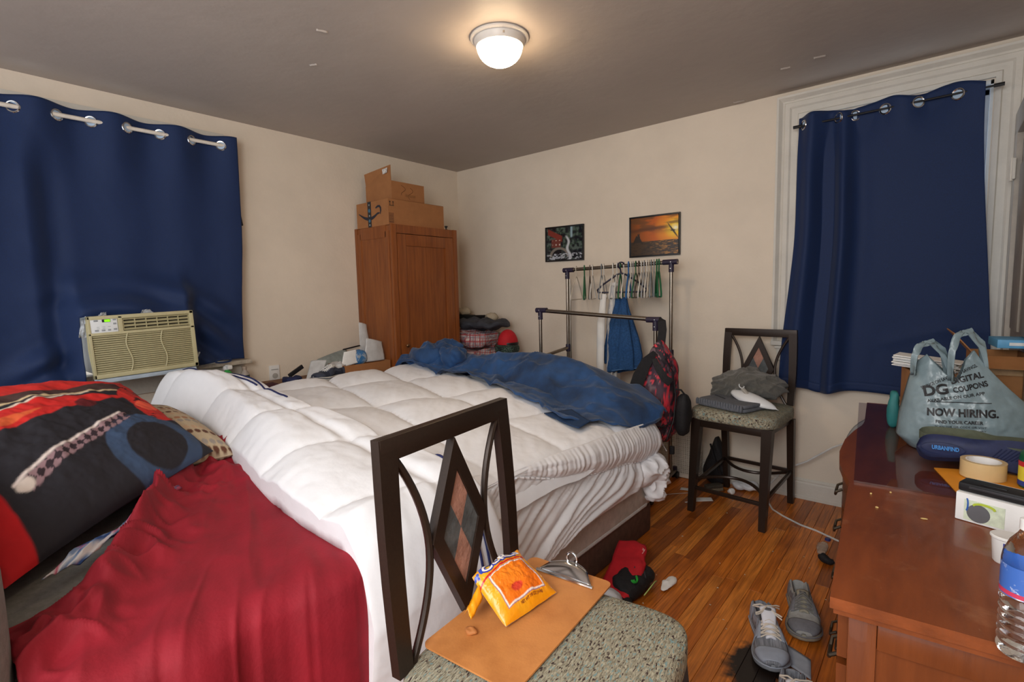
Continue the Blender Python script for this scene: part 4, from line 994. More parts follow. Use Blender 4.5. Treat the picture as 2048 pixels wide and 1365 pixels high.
# ---------------------------------------------------------------- white carton with black edge, cup, bottle
wb = empty('white_box', (3.945, -2.02, DZ), 'white printed carton with a black folder across it', 'box', rz=-.32)
with local():
    MB().box((.0, 0, .036), (.22, .14, .070), bev=.003).build('carton', _M['paper'], wb)
    MB().box((-.055, -.0712, .032), (.075, .001, .050)).build('picture_panel', M('panel_pale', (210, 220, 196), .5, var=.1, scale=80), wb, smooth=False)
    MB().lathe([(.001, 0), (.022, 0), (.022, .001), (.001, .001)], (-.065, -.0717, .028), 24, rot=Matrix.Rotation(math.pi/2, 3, 'X')).build('picture_disc', M('panel_grey', (96, 96, 100), .5), wb)
    MB().tube([(-.055+.02*math.cos(w), -.0722, .045+.008*math.sin(w)) for w in np.linspace(0, 3, 8)], .003, 5).build('picture_leaf', M('leaf_print', (178, 196, 60), .5), wb)
    MB().tube([(-.088+.003*math.cos(w), -.0722, .045+.015*math.sin(w)) for w in np.linspace(-1.5, 1.5, 8)], .0018, 5).build('picture_stroke', M('label_blue2', (50, 96, 180), .5), wb)
bf = empty('black_case', (3.95, -2.045, DZ+.071), 'black plastic case lying along the white carton edge', 'case', rz=-.32)
with local():
    MB().box((0, -.012, .012), (.245, .055, .022), bev=.006).build('shell', _M['black_plastic'], bf); MB().box((0, -.041, .015), (.20, .004, .006), bev=.001).build('rim', M('case_edge', (58, 58, 62), .3), bf)
    for x in (-.06, .05): MB().box((x, -.02, .0235), (.05, .012, .003), bev=.001).build('clasp', _M['black_plastic'], bf)
cu = empty('yogurt_cup', (3.897, -2.255, DZ), 'small white plastic cup with blue label and foil lid', 'cup')
with local():
    MB().lathe([(.019, 0), (.021, .003), (.0245, .052), (.027, .054), (.027, .057), (.025, .059), (.001, .058)], n=32).build('cup', _M['white_plastic'], cu)
    V = [(lambda r, a, z: (r*math.sin(a), -r*math.cos(a), z))(lerp(.0218, .0248, (z-.010)/.038), a, z) for z in (.010, .048) for a in np.linspace(-.3, 1.6, 14)]
    MB().add(V, [(i, i+1, 15+i, 14+i) for i in range(13)]).build('label', M('label_cyan', (40, 140, 214), .4, col2=(44, 56, 130), scale=30, thr=(.45, .55)), cu)
wbt = empty('water_bottle', (3.893, -2.605, DZ), 'clear ribbed plastic water bottle with blue wrap label', 'bottle')
with local():
    prof = [(.020, .002), (.030, .0), (.0325, .006)]
    for k in range(6): prof += [(.0325, .010+k*.013), (.0300, .0155+k*.013), (.0325, .021+k*.013)]
    prof += [(.0325, .094), (.0320, .100), (.0320, .145), (.0325, .150), (.031, .162), (.024, .182), (.015, .196), (.0125, .202), (.0125, .206)]
    MB().lathe(prof, n=36).build('bottle', M('clear_pet', (240, 246, 250), .04, trans=1, var=0, ior=1.33, bump=.2, bscale=30), wbt)
    MB().lathe([(.0326, .098), (.0326, .147)], n=36, cap=False).build('label', M('bottle_label', (62, 106, 186), .35, col2=(222, 230, 240), scale=26, thr=(.40, .46)), wbt)
    MB().lathe([(.0328, .100), (.0328, .107)], n=36, cap=False).build('label_band', M('label_pink', (196, 60, 92), .4), wbt)
    MB().lathe([(.0142, .203), (.0142, .218), (.012, .220), (.001, .220)], n=24).build('cap', _M['white_plastic'], wbt)
for k, (s, n, a) in enumerate(((.50, .165, .016), (.52, .07, .008), (.66, .10, .006), (.62, .055, .005))):
    q = dp(s, n, DZ+.002); tag(MB().grid(rbox_grid(q[0], q[1], q[2], a, a*.5, .005, 6, 2, .003, 90, k), cu=True).build('crumb', M('crumb_tan', (214, 186, 120), .8)), 'tiny tan crumb on the bare part of the dresser top', 'crumb', 'crumbs on the dresser')
# white fan heater with grey rim between dresser and wall
fn_ = empty('floor_fan', (3.60, -.30, 0), 'white rounded appliance with grey rim standing behind the dresser', 'appliance', rz=.0)
with local():
    R_ = Matrix.Rotation(math.pi/2, 3, 'X')
    MB().lathe([(.001, 0), (.20, 0), (.21, .02), (.21, .10), (.19, .13), (.001, .13)], (0, .07, .44), 40, rot=R_).build('drum', _M['white_plastic'], fn_)
    MB().tube([(.213*math.cos(w), .07-.0, .44+.213*math.sin(w)) for w in np.linspace(0, 6.283, 41)[:-1]], .016, 8, closed=True).build('rim', M('rim_grey', (142, 142, 140), .5), fn_)
    MB().box((0, .0, .012), (.26, .18, .024), bev=.01).build('base', _M['white_plastic'], fn_); MB().tube([(0, .0, .02), (0, .0, .26)], .022, 10).build('neck', _M['white_plastic'], fn_)
tag(MB().tube([(3.40, -.12, .46), (3.30, -.11, .40), (3.16, -.10, .28), (3.03, -.09, .20), (2.96, -.20, .10), (2.985, -.27, .022), (3.02, -.32, .006), (3.09, -.38, .005), (3.20, -.45, .005), (3.28, -.475, .005), (3.36, -.52, .005), (3.43, -.56, .005)], .0055, 8).build('power_cord', M('cord_white', (206, 206, 204), .5)), 'white power cord hanging past the stool and across the floor', 'cord')
# ---------------------------------------------------------------- framed pictures
def px_img(paint, P, name, parent, n=110, m=84):
    """flat print: a fine grid with painted colours; P(u,v)->xyz"""
    u, v = np.meshgrid(np.linspace(0, 1, n), np.linspace(0, 1, m), indexing='ij'); Q = P(u, v)
    return MB().grid(Q, col=paint(u, v)).build(name, M('photo_print', attr=True, rough=.18, var=0), parent)
def framed(label, x0, x1, z0, z1, paint, tilt=0.):
    root = empty('framed_picture', ((x0+x1)/2, -.012, (z0+z1)/2), label, 'picture', rot=(0, tilt, 0))
    with local():
        w, h = x1-x0, z1-z0; t = .012
        for (x, z, dx, dz) in ((0, h/2-t/2, w, t), (0, -h/2+t/2, w, t), (-w/2+t/2, 0, t, h-2*t), (w/2-t/2, 0, t, h-2*t)): MB().box((x, 0, z), (dx, .018, dz), bev=.002).build('frame_bar', M('frame_black', (24, 22, 24), .3), root)
        MB().box((0, .004, 0), (w-.01, .006, h-.01)).build('backing', _M['black_plastic'], root, smooth=False)
        px_img(paint, lambda u, v: np.stack([-w/2+t+u*(w-2*t), 0*u-.001, -h/2+t+v*(h-2*t)], -1), 'print', root)
    return root
def mill(u, v):
    c = np.ones(u.shape+(3,))*np.array(lin((44, 50, 52)))
    f = fbm(u*16, v*12, 100); c = blend(c, soft(-(f-.05), .1)*soft(-(v-.35), .1), (48, 74, 54)); c = blend(c, soft(-(f-.2), .1), (84, 96, 92)); c = blend(c, soft(f+.2, .1), (22, 24, 32))
    c = blend(c, soft(np.abs(u-.70)-.025, .02)*soft(-(v-.68), .03), (150, 176, 186))
    roof = soft(np.maximum(np.abs((v-.82)+.62*(u-.16))-.09, np.abs(u-.24)-.20), .01); wall_ = soft(np.maximum(np.abs(u-.27)-.13, np.abs(v-.52)-.13), .01)
    c = blend(c, wall_, (112, 56, 48)); c = blend(c, roof, (128, 54, 46))
    wn = ((np.abs((u*28) % 3-1.5) < .5) & (np.abs((v*22) % 3-1.5) < .5)) & (np.abs(u-.28) < .11) & (np.abs(v-.52) < .10); c = blend(c, wn*.8, (206, 190, 176))
    r = np.hypot((u-.36)*1.0, v-.12); c = blend(c, soft(np.abs(r-.24)-.035)*soft(-(v-.1)), (124, 116, 108)); c = blend(c, soft(r-.20)*soft(-(v-.1))*soft(np.abs(u-.30)-.12), (18, 18, 24))
    fall = soft(np.abs(u-.58-.10*(.7-v)-.03*np.sin(v*14))-.02-.02*(1-v), .02)*soft(v-.72, .05); c = blend(c, fall, (196, 200, 206)); c = blend(c, soft(-(fbm(u*20, v*30, 107)-.12), .08)*soft(v-.2), (176, 180, 190))
    return c
def sunset(u, v):
    c = np.zeros(u.shape+(3,)); d = np.hypot((u-.93)*1.2, v-.66)
    sky = np.stack([np.interp(d, [0, .12, .3, .55, 1.1], lin_row) for lin_row in zip(*[lin(q) for q in ((255, 244, 180), (250, 206, 40), (232, 142, 16), (190, 92, 14), (112, 62, 22))])], -1)
    c = sky; cl = fbm(u*3, v*9, 110); c = blend(c, soft(-(cl-.08), .14)*soft(-(v-.60), .12)*.75, (96, 62, 28)); c = blend(c, soft(np.abs(v-.66-.06*u)-.045, .04)*soft(u-.80, .1)*.8, (88, 48, 20))
    c = blend(c, soft(np.hypot((u-.94), v-.66)-.03, .02), (255, 250, 220))
    sea = soft(v-.37, .004); rip = fbm(u*16, v*60, 113); sc = np.ones(c.shape)*np.array(lin((66, 46, 26))); sc = blend(sc, soft(-(rip-.2), .1)*soft(-(u-.6+.3*(v)), .3)*.7, (190, 130, 50)); sc = blend(sc, soft(rip+.15, .1), (50, 36, 22))
    c = c*(1-sea[..., None])+sc*sea[..., None]
    hh = np.interp(u, [.05, .09, .12, .135, .15, .165, .18, .20, .24], [.36, .47, .55, .50, .60, .56, .61, .46, .37]); c = blend(c, soft(v-hh, .008)*((u > .05) & (u < .24))*soft(-(v-.34)), (46, 34, 24))
    # a gliding sea bird
    bx, by = u-.885, v-.60
    wing = soft(np.abs(bx*.86+by*.46+.0)-.017*np.sin(np.clip((by+.24)/.48, 0, 1)*math.pi), .004)*soft(np.abs(by)-.235); body = soft(np.hypot((bx+by*.0)*1.0/.05, (by)/.018)-1, .2)
    c = blend(c, np.clip(wing+body, 0, 1), (44, 30, 20)); return c
framed('framed picture of a red mill beside a waterfall', 1.088, 1.478, 1.645, 1.942, mill, .01)
framed('framed photo of a sea bird gliding over an orange sunset', 1.893, 2.295, 1.635, 1.942, sunset, .0)
# ---------------------------------------------------------------- cartons on the cabinet
M('carton_brown', (158, 106, 64), .8, var=.06, scale=12, bump=.06)
c1 = empty('shipping_carton', (.26, -.925, CH-.006), 'wide brown shipping carton with black tape and smile arrow', 'box', rz=.0)
with local():
    L_, D_, H_ = .58, .42, .20
    MB().box((0, 0, H_/2), (D_, L_, H_), bev=.003, seg=1).build('carton', _M['carton_brown'], c1)
    yF = -L_/2-.0012; xF = D_/2+.0012
    MB().box((-.03, yF, H_/2), (.045, .001, H_)).build('black_tape', M('tape_black', (30, 34, 42), .35), c1, smooth=False)
    for (z, r) in ((.13, .015), (.05, .013)): MB().lathe([(.001, 0), (r, 0), (r, .0008), (.001, .0008)], (-.03, yF-.0006, z), 20, rot=Matrix.Rotation(math.pi/2, 3, 'X')).build('tape_print', M('tape_teal', (60, 108, 136), .4), c1)
    for z in (.175, .09, .018): MB().lathe([(.001, 0), (.007, 0), (.007, .0008), (.001, .0008)], (-.03, yF-.0006, z), 12, rot=Matrix.Rotation(math.pi/2, 3, 'X')).build('tape_print', M('tape_pale', (150, 160, 164), .4), c1)
    V = []; ts = np.linspace(0, 1, 30)
    for q in ts:
        x = lerp(-.175, .105, q); zc = .118-.062*math.sin(min(q*1.12, 1)*math.pi*.80)+.018*q; w = .002+.024*math.sin(math.pi*min(1, q*.85+.05))**.9
        V += [(x, yF-.0008, zc-w/2), (x, yF-.0008, zc+w/2)]
    sm_ = MB().add(V, [(2*i, 2*i+1, 2*i+3, 2*i+2) for i in range(29)])
    ar = [(.055, .142, .012), (.080, .152, .016), (.105, .152, .018), (.118, .138, .018), (.120, .115, .016), (.113, .088, .006)]; V = []
    for i, (x, z, w) in enumerate(ar):
        x0, z0, _ = ar[max(i-1, 0)]; x1, z1, _ = ar[min(i+1, 5)]; l = math.hypot(x1-x0, z1-z0); nx, nz_ = -(z1-z0)/l, (x1-x0)/l
        V += [(x+nx*w/2, yF-.0010, z+nz_*w/2), (x-nx*w/2, yF-.0010, z-nz_*w/2)]
    sm_.add(V, [(2*i, 2*i+1, 2*i+3, 2*i+2) for i in range(5)])
    sm_.build('smile_mark', M('ink_navy', (34, 36, 50), .6), c1, smooth=False)
    up = MB()
    for y in (-.225, -.195): up.box((xF, y, .165), (.001, .004, .028)).box((xF, y, .176), (.001, .012, .006))
    up.box((xF, -.21, .148), (.001, .045, .004)); up.v = [(q[0], q[1]-.045, q[2]) for q in up.v]; up.build('arrow_marks', INK, c1, smooth=False)
    bc = MB()
    for k in range(9): bc.box((xF, -.262, .022+k*.0075), (.001, .034, .0028 if k % 3 else .004))
    for (y, z, dy, dz) in ((-.262, .018, .042, .002), (-.262, .09, .042, .002), (-.283, .054, .002, .074), (-.241, .054, .002, .074)): bc.box((xF, y, z), (.001, dy, dz))
    bc.build('barcode', M('ink_brown', (92, 56, 40), .7), c1, smooth=False)
c2 = carton('open_carton', 'open brown carton with one flap raised on shipping carton', (.27, -.985, CH+.195), (.34, .33, .145), 0, (), mat='carton_brown')
with local():
    fl_ = MB().add([(-.165, -.163, .145), (.165, -.163, .145), (.150, -.152, .27), (-.15, -.185, .235)], [(0, 1, 2, 3)]).build('raised_flap', _M['carton_brown'], c2, smooth=False, solid=.005)
    MB().add([(.07, -.168, .205), (.125, -.168, .212), (.125, -.164, .250), (.07, -.172, .242)], [(0, 1, 2, 3)]).build('label', M('label_white', (214, 210, 206), .6, var=.3, scale=70), fl_, smooth=False, solid=.001)
    sq = MB().tube([(.1715, -.07+.03*t+.03*math.sin(t*5), .12-.075*t) for t in np.linspace(0, 1, 20)], .002, 4); sq.tube([(.1715, .02+.025*math.sin(t*6), .11-.09*t) for t in np.linspace(0, 1, 20)], .002, 4); sq.build('scribble', M('ink_marker', (110, 68, 34), .7), c2)
    MB().box((.172, .02, .045), (.001, .1, .02)).build('scuff', M('scuff_brown', (138, 92, 52), .8), c2, smooth=False)
pl = empty('push_pin_knob', (.44, -.585, CH), 'small black knob left lying on the cabinet top', 'knob')
with local(): MB().lathe([(.012, 0), (.012, .006), (.006, .01), (.006, .02), (.013, .026), (.013, .036), (.001, .038)], n=14).build('stem', _M['black_plastic'], pl)
# ---------------------------------------------------------------- pile between cabinet and wall
def plaid(P):
    a, b = P[..., 0]*1.0+P[..., 1]*.8, P[..., 2]; c = np.ones(P.shape)*np.array(lin((222, 212, 208)))
    for (f, w, col, o) in ((34, .16, (150, 60, 66), 0), (34, .10, (84, 84, 110), .5), (17, .07, (170, 36, 44), .2)):
        c = blend(c, soft(np.abs((a*f+o) % 1-.5)-w, .06)*.75, col); c = blend(c, soft(np.abs((b*f+o) % 1-.5)-w, .06)*.75, col)
    return c
M('plaid_cotton', attr=True, rough=.85, var=.1, scale=20)
P = rbox_grid(.52, -.27, .44, .60, .42, .90, 90, 5, .05, 5, 3); 
tag(MB().grid(P, cu=True, col=plaid(P)).build('plaid_bundle', _M['plaid_cotton'], angle=80), 'tall bundle of red and white plaid cloth beside the cabinet', 'laundry')
P = rbox_grid(.44, -.27, .975, .46, .34, .17, 70, 3.4, .05, 8, 5); tag(MB().grid(P, cu=True, col=plaid(P)).build('plaid_shirt', _M['plaid_cotton'], angle=80), 'folded plaid shirt on top of the tall plaid bundle', 'shirt')
P = rbox_grid(.53, -.27, 1.108, .56, .32, .085, 40, 2.6, .03, 9, 7); P[..., 2] += .01*np.sin(P[..., 0]*40+P[..., 1]*15)
tag(MB().grid(P, cu=True).build('dark_jacket', M('charcoal_cloth', (58, 60, 68), .8, var=.3, scale=12, stretch=(1, 1, 5)), angle=80), 'folded charcoal jacket lying on the plaid shirt', 'jacket')
um = empty('umbrella', (.40, -.24, 1.135), 'black folded umbrella lying on the charcoal jacket', 'umbrella')
MB().tube([(.14, -.25, 1.163), (.30, -.25, 1.165), (.42, -.24, 1.167)], [.026, .028, .022], 10).build('folded_canopy', M('umb_black', (26, 28, 28), .6, var=.2, scale=40, bump=.4), um); MB().tube([(.42, -.24, 1.167), (.54, -.235, 1.168)], [.019, .021], 10).build('handle', _M['black_plastic'], um)
for (x, a, z, lab) in ((.60, .12, 1.165, 'crumpled beige cloth beside the umbrella handle'), (.24, .14, 1.215, 'crumpled beige cloth on the umbrella by the cabinet')):
    P = rbox_grid(x, -.22, z, a, .12, .07, 18, 2.2, .05, 14, int(x*50)); tag(MB().grid(P, cu=True).build('beige_cloth', M('beige_cloth', (170, 156, 134), .85, var=.12), angle=80), lab, 'cloth')
cap = empty('trucker_cap', (.845, -.27, .85), 'red and black trucker cap with mesh back on the plaid bundle', 'cap')
u, v = np.meshgrid(np.linspace(0, math.pi*2, 40), np.linspace(0, math.pi/2, 14), indexing='ij')
def dome(u, v, r=1.): return np.stack([.845+r*.085*np.cos(v)*np.cos(u), -.27+r*.10*np.cos(v)*np.sin(u), .935+r*.13*np.sin(v)], -1)
MB().grid(dome(u, v)).build('crown', M('cap_red', (188, 24, 36), .75), cap)
MB().lathe([(.093, 0), (.095, .012), (.093, .024)], (.845, -.27, .93), 30, cap=False).build('band', _M['black_plastic'], cap)
ms = M('mesh_green', (70, 92, 82), .8, var=.5, scale=160, thr=(.48, .52)); P = rbox_grid(.85, -.285, .895, .19, .20, .09, 18, 3); MB().grid(P, cu=True).build('mesh_back', ms, cap)
for k in range(9):
    MB().tube([(.85+.098*math.cos(w), -.285+.103*math.sin(w), .862+k*.0075) for w in np.linspace(-2.6, .3, 16)], .0016, 4).build('mesh_thread', _M['black_plastic'], cap)
# ---------------------------------------------------------------- clutter behind the bed, on a low table against the wall
lt = empty('low_table', (.23, -1.85, 0), 'low wooden table between bed and wall under the clutter', 'table')
MB().box((.235, -1.83, .775), (.40, 1.18, .03), bev=.004).build('top', M('pine_brown', (120, 78, 42), .6, var=.15, scale=6, stretch=(6, 1, 6)), lt)
for x in (.06, .41):
    for y in (-2.39, -1.27): MB().box((x, y, .38), (.04, .04, .76)).build('leg', _M['pine_brown'], lt, smooth=False)
TZ = .79
def bottle(label, x, y, h, r, mat, capm, cap_prof, liquid=None):
    root = empty('bottle', (x, y, TZ), label, 'bottle')
    with local():
        MB().lathe([(r*.9, 0), (r, .006), (r, h*.55), (r*.85, h*.68), (r*.42, h*.80), (r*.40, h*.86)], n=24).build('body', mat, root)
        MB().lathe([(a*r, h*.84+b*h*.16) for a, b in cap_prof], n=20).build('cap', capm, root)
        if liquid: MB().lathe([(r*1.01, h*.05), (r*1.01, h*.58)], n=24, cap=False).build('label', liquid, root)
    return root
sp = bottle('green spray bottle with white trigger top below the window sill', .13, -2.325, .155, .034, M('green_soap', (66, 178, 84), .2, var=.1), _M['white_plastic'], ((.75, 0), (.75, .5), (.62, .9), (.01, 1)), M('soap_label', (96, 196, 110), .4, var=.2, scale=50))
with local(): MB().box((.026, .0, .148), (.05, .03, .028), bev=.006).build('trigger', _M['white_plastic'], sp)
bottle('clear bottle with tan cap below the window sill', .13, -2.215, .135, .03, M('grey_clear', (176, 166, 158), .15, var=.1), M('cap_tan', (164, 146, 130), .5), ((.48, 0), (.50, .9), (.45, 1), (.01, 1.01)), M('label_dark', (70, 82, 70), .4, var=.3, scale=60))
ol = empty('wall_outlet', (.012, -1.955, .815), 'white wall outlet with a plug low on the left wall', 'outlet')
MB().box((.006, -1.955, .835), (.012, .075, .115), bev=.004).build('plate', _M['white_plastic'], ol); MB().lathe([(.02, 0), (.02, .004), (.001, .004)], (.0125, -1.955, .815), 20, rot=Matrix.Rotation(math.pi/2, 3, 'Y')).build('socket', M('socket_grey', (170, 168, 164), .5), ol)
MB().box((.014, -1.955, .862), (.004, .05, .002)).build('screw_slot', _M['black_plastic'], ol)
tray = carton('cardboard_tray', 'shallow cardboard tray full of papers beside the cabinet', (.30, -1.42, TZ), (.24, .40, .085), -.02, (), mat='carton_brown')
def sheet(name, label, pts, mat=None, curl=.03, cat='paper', sd=0, group=None, th=.0012):
    n = 14; u, v = np.meshgrid(np.linspace(0, 1, n), np.linspace(0, 1, n), indexing='ij'); C = [np.array(q, float) for q in pts]
    P = C[0]*((1-u)*(1-v))[..., None]+C[1]*(u*(1-v))[..., None]+C[2]*(u*v)[..., None]+C[3]*((1-u)*v)[..., None]
    N_ = np.cross(C[1]-C[0], C[3]-C[0]); N_ /= np.linalg.norm(N_)+1e-9
    P = P+N_*(curl*(np.sin(u*math.pi)*.8+.4*fbm(u*3, v*3, sd)))[..., None]
    return tag(MB().grid(P).build(name, mat or _M['paper'], angle=60, solid=th), label, cat, group)
PG = M('paper_grey', (196, 196, 196), .7, var=.08)
sheet('paper_sheet', 'tall curled white paper leaning on the cabinet side', ((.36, -1.42, .875), (.36, -1.225, .875), (.34, -1.235, 1.02), (.34, -1.38, 1.06)), PG, .014, sd=1)
sheet('paper_sheet', 'rolled white paper strip standing up against the wall', ((.26, -1.385, .90), (.26, -1.28, .90), (.22, -1.29, 1.16), (.22, -1.36, 1.18)), PG, .012, sd=2)
sheet('paper_sheet', 'lined white page propped in the cardboard tray', ((.36, -1.62, .86), (.36, -1.47, .88), (.34, -1.475, .98), (.34, -1.58, .97)), _M['paper'], .006, sd=3)
sheet('paper_sheet', 'white flyer slanting over the table toward the bed', ((.30, -1.87, .80), (.34, -1.77, .82), (.30, -1.70, .92), (.22, -1.78, .92)), PG, .01, sd=4)
sheet('paper_sheet', 'grey sheet lying behind the tray against the wall', ((.10, -1.66, .83), (.10, -1.36, .87), (.05, -1.38, .96), (.05, -1.64, .90)), M('paper_green', (150, 158, 154), .6, var=.2, scale=14), .015, sd=5)
P = rbox_grid(.33, -1.44, .915, .08, .10, .11, 16, 3, .015, 20, 4); tag(MB().grid(P, cu=True).build('snack_pouch', M('pouch_blue', (56, 110, 160), .25, col2=(150, 160, 170), scale=20, thr=(.42, .5), bump=.4), angle=70), 'shiny blue pouch between the papers in the tray', 'pouch')
P = rbox_grid(.31, -1.62, .865, .12, .12, .05, 16, 2.4, .04, 18, 9); tag(MB().grid(P, cu=True).build('paper_wad', PG, angle=70), 'crumpled white paper wad at the tray edge', 'paper wad')
pen = MB().tube([(.30, -1.56, .985), (.28, -1.40, 1.0)], .006, 8); tag(pen.build('marker', _M['black_plastic']), 'thin black marker lying on papers in the tray', 'marker')
P = rbox_grid(.30, -1.965, .815, .12, .13, .06, 18, 2.4, .03, 14, 11); tag(MB().grid(P, cu=True).build('navy_cloth', M('navy_scrap', (30, 38, 78), .7, var=.3), angle=70), 'small heap of navy cloth by the wall outlet', 'cloth')
tag(MB().box((.28, -1.93, .868), (.015, .12, .03), rz=.3, rot=Matrix.Rotation(.5, 3, 'X'), bev=.004).build('black_clip', _M['black_plastic']), 'black plastic clip lying on the navy cloth', 'clip')
P = rbox_grid(.31, -2.16, .80, .12, .16, .03, 14, 2.6, .015, 18, 13); tag(MB().grid(P, cu=True).build('maroon_cloth', M('maroon', (70, 36, 44), .8), angle=70), 'flat maroon cloth on the table below the outlet', 'cloth')
# ---------------------------------------------------------------- double garment rack
rk = empty('garment_rack', (1.9, -.4, 0), 'double rail steel garment rack with purple-black joints', 'garment rack')
JN = M('joint_purple', (44, 36, 58), .45, var=.1); TB = _M['steel']
RY, FY = -.225, -.60
RL, RR, FL, FR = (1.452, RY), (2.318, RY), (1.455, FY), (2.372, FY)
RZL, RZR, FZL, FZR = 1.556, 1.574, 1.250, 1.193
MB().tube([(RL[0]-.03, RY, RZL-.0), (RR[0]+.045, RY, RZR)], .0135, 12).build('rail', TB, rk)
MB().tube([(FL[0]-.03, FY, FZL), (FR[0]+.03, FY, FZR)], .0145, 12).build('rail', TB, rk)
for (p, zt, nm) in ((RL, RZL, 'post'), (RR, RZR, 'post'), (FL, FZL, 'post'), (FR, FZR, 'post')):
    MB().tube([(p[0], p[1], .06), (p[0], p[1], zt-.02)], .0125, 12).build(nm, TB, rk)
for (x, y, z, dx) in ((RL[0], RY, RZL, -.035), (RR[0], RY, RZR, .045), (FL[0], FY, FZL, -.035), (FR[0], FY, FZR, .035)):
    s = 1 if dx > 0 else -1
    j = MB().tube([(x+dx, y, z), (x-s*.06, y, z)], .019, 14).tube([(x, y, z), (x, y, z-.07)], .018, 14).build('joint', JN, rk)
    for zz in (0, -.045): MB().lathe([(.004, 0), (.004, .003), (.001, .004)], (x, y-.018, z+zz), 8, rot=Matrix.Rotation(math.pi/2, 3, 'X')).build('rivet', _M['chrome'], j)
for x0, x1 in ((FL[0], RL[0]), (FR[0], RR[0])):
    MB().tube([(x0, FY, .895), (x1, RY, .93)], .0135, 12).build('side_bar', TB, rk)
    for (x, y, z) in ((x0, FY, .895), (x1, RY, .93)): MB().lathe([(.018, -.03), (.02, -.02), (.02, .02), (.018, .03)], (x, y, z), 14).build('clamp', JN, rk)
    MB().tube([(x0, FY-.09, .055), (x1, RY+.10, .055)], .0135, 12).build('foot_bar', TB, rk)
    for (x, y) in ((x0, FY-.085), (x1, RY+.09)):
        c_ = MB().tube([(x, y, .055), (x, y, .085)], .016, 10).build('caster_stem', JN, rk)
        for sx in (-.016, .016): MB().lathe([(.008, -.008), (.024, -.008), (.026, 0), (.024, .008), (.008, .008)], (x+sx, y, .026), 16, rot=Matrix.Rotation(math.pi/2, 3, 'Y')).build('wheel', _M['black_plastic'], c_)
MB().tube([(FL[0], FY, .30), (FR[0], FY, .30)], .0125, 10).build('lower_bar', TB, rk)
MB().tube([(RL[0]+.018, RY+.012, .1), (RL[0]+.018, RY+.012, RZL-.07)], .007, 8).build('inner_post', TB, rk)
# ---------------------------------------------------------------- hangers
HC = {'white': (222, 220, 214), 'cream': (206, 196, 180), 'green': (26, 96, 60), 'grey': (134, 142, 148), 'brown': (74, 62, 54), 'blue': (30, 96, 160), 'navy': (38, 34, 56), 'silver': (168, 172, 178)}
def hanger_parts(root, mat, w=.20, drop=.17, r=.004):
    with local():
        hook = [(0, .018*math.sin(a)-.0, .020+.018*math.cos(a)) for a in np.linspace(-2.4, 1.5, 12)]
        hook = [(0, -.022*math.cos(a), .022*math.sin(a)-.004) for a in np.linspace(2.9, -.3, 12)]
        hook += [(0, -.018, -.018), (0, -.006, -.034), (0, 0, -.07)]
        hook = [(x, y, z) for x, y, z in hook]
        MB().tube(hook, r*.85, 6).build('hook', mat, root)
        sh = [(0, 0, -.065), (0, -.03, -.075), (0, -w*.75, -.065-drop*.62), (0, -w*.98, -.065-drop*.92), (0, -w*.95, -.065-drop*1.05), (0, -w*.8, -.065-drop*1.06), (0, 0, -.065-drop*1.06), (0, w*.8, -.065-drop*1.06), (0, w*.95, -.065-drop*1.05), (0, w*.98, -.065-drop*.92), (0, w*.75, -.065-drop*.62), (0, .03, -.075)]
        MB().tube(sh, r, 6, closed=True).build('frame', mat, root)
railx = lambda px: 1.452+(px-1135)/(1345-1135)*(2.318-1.452)
railz = lambda x: RZL+(x-RL[0])/(RR[0]-RL[0])*(RZR-RZL)
hl = [(1156, 'cream', .30, .0036, 'thin cream wire hanger next to the left rail joint'), (1174, 'green', .62, .006, 'dark green plastic hanger alone near the rail end'),
      (1186, 'brown', .58, .0035, 'brown wire hanger beside the lone green hanger'), (1192, 'white', .45, .004, 'white hanger touching the brown wire hanger'),
      (1211, 'grey', .42, .004, 'grey hanger in the pair before the white shirt'), (1216, 'white', .40, .004, 'white hanger in the pair before the white shirt'),
      (1243, 'white', .38, .0045, 'white plastic hanger between the white shirt and navy hanger'), (1250, 'green', .40, .005, 'green hanger behind the tilted navy hanger'),
      (1257, 'white', .36, .0045, 'white hanger behind the tilted navy hanger'), (1271, 'white', .33, .0045, 'white hanger just right of the blue jeans hanger'),
      (1275, 'silver', .42, .0035, 'silver wire hanger right of the blue jeans hanger'), (1280, 'green', .24, .0045, 'slim green hanger among white ones over the jeans'),
      (1286, 'brown', .22, .004, 'brown hanger with bulky ends in the crowded group'), (1291, 'white', .26, .0045, 'white hanger beside the brown hanger in crowded group'),
      (1296, 'silver', .30, .004, 'silver hanger in the crowded group'), (1301, 'white', .30, .0045, 'white hanger touching the silver one in crowded group'),
      (1305, 'cream', .34, .0045, 'cream hanger in the crowded group near the right joint'), (1309, 'grey', .36, .0045, 'grey hanger in the crowded group near the right joint'),
      (1314, 'grey', .45, .004, 'pale grey hanger next to the last green hangers'), (1319, 'green', .52, .006, 'green hanger second from the right rail joint'), (1323, 'green', .58, .006, 'green hanger closest to the right rail joint')]
protos = {}
for (px, c, tw, r, lab) in hl:
    x = railx(px); key = (c, r)
    if key in protos:
        h = copy_tree(protos[key]); h['label'] = lab
    else:
        h = empty('clothes_hanger', (0, 0, 0), lab, 'hanger', group='clothes hangers on the upper rail')
        hanger_parts(h, M('hanger_'+c, HC[c], .45, var=.05), r=r); protos[key] = h
    h.location = (x, RY, railz(x)+.008); h.rotation_euler = (0, 0, tw*.55+.18)
def one_hanger(px, c, rot, lab, r=.005):
    x = railx(px); h = empty('clothes_hanger', (x, RY, railz(x)+.008), lab, 'hanger', group='clothes hangers on the upper rail', rot=rot); hanger_parts(h, M('hanger_'+c, HC[c], .45, var=.05), r=r); return h
one_hanger(1235, 'white', (0, 0, .35), 'white hanger carrying the long white shirt')
one_hanger(1266, 'blue', (0, 0, .38), 'bright blue hanger carrying the blue jeans', .006)
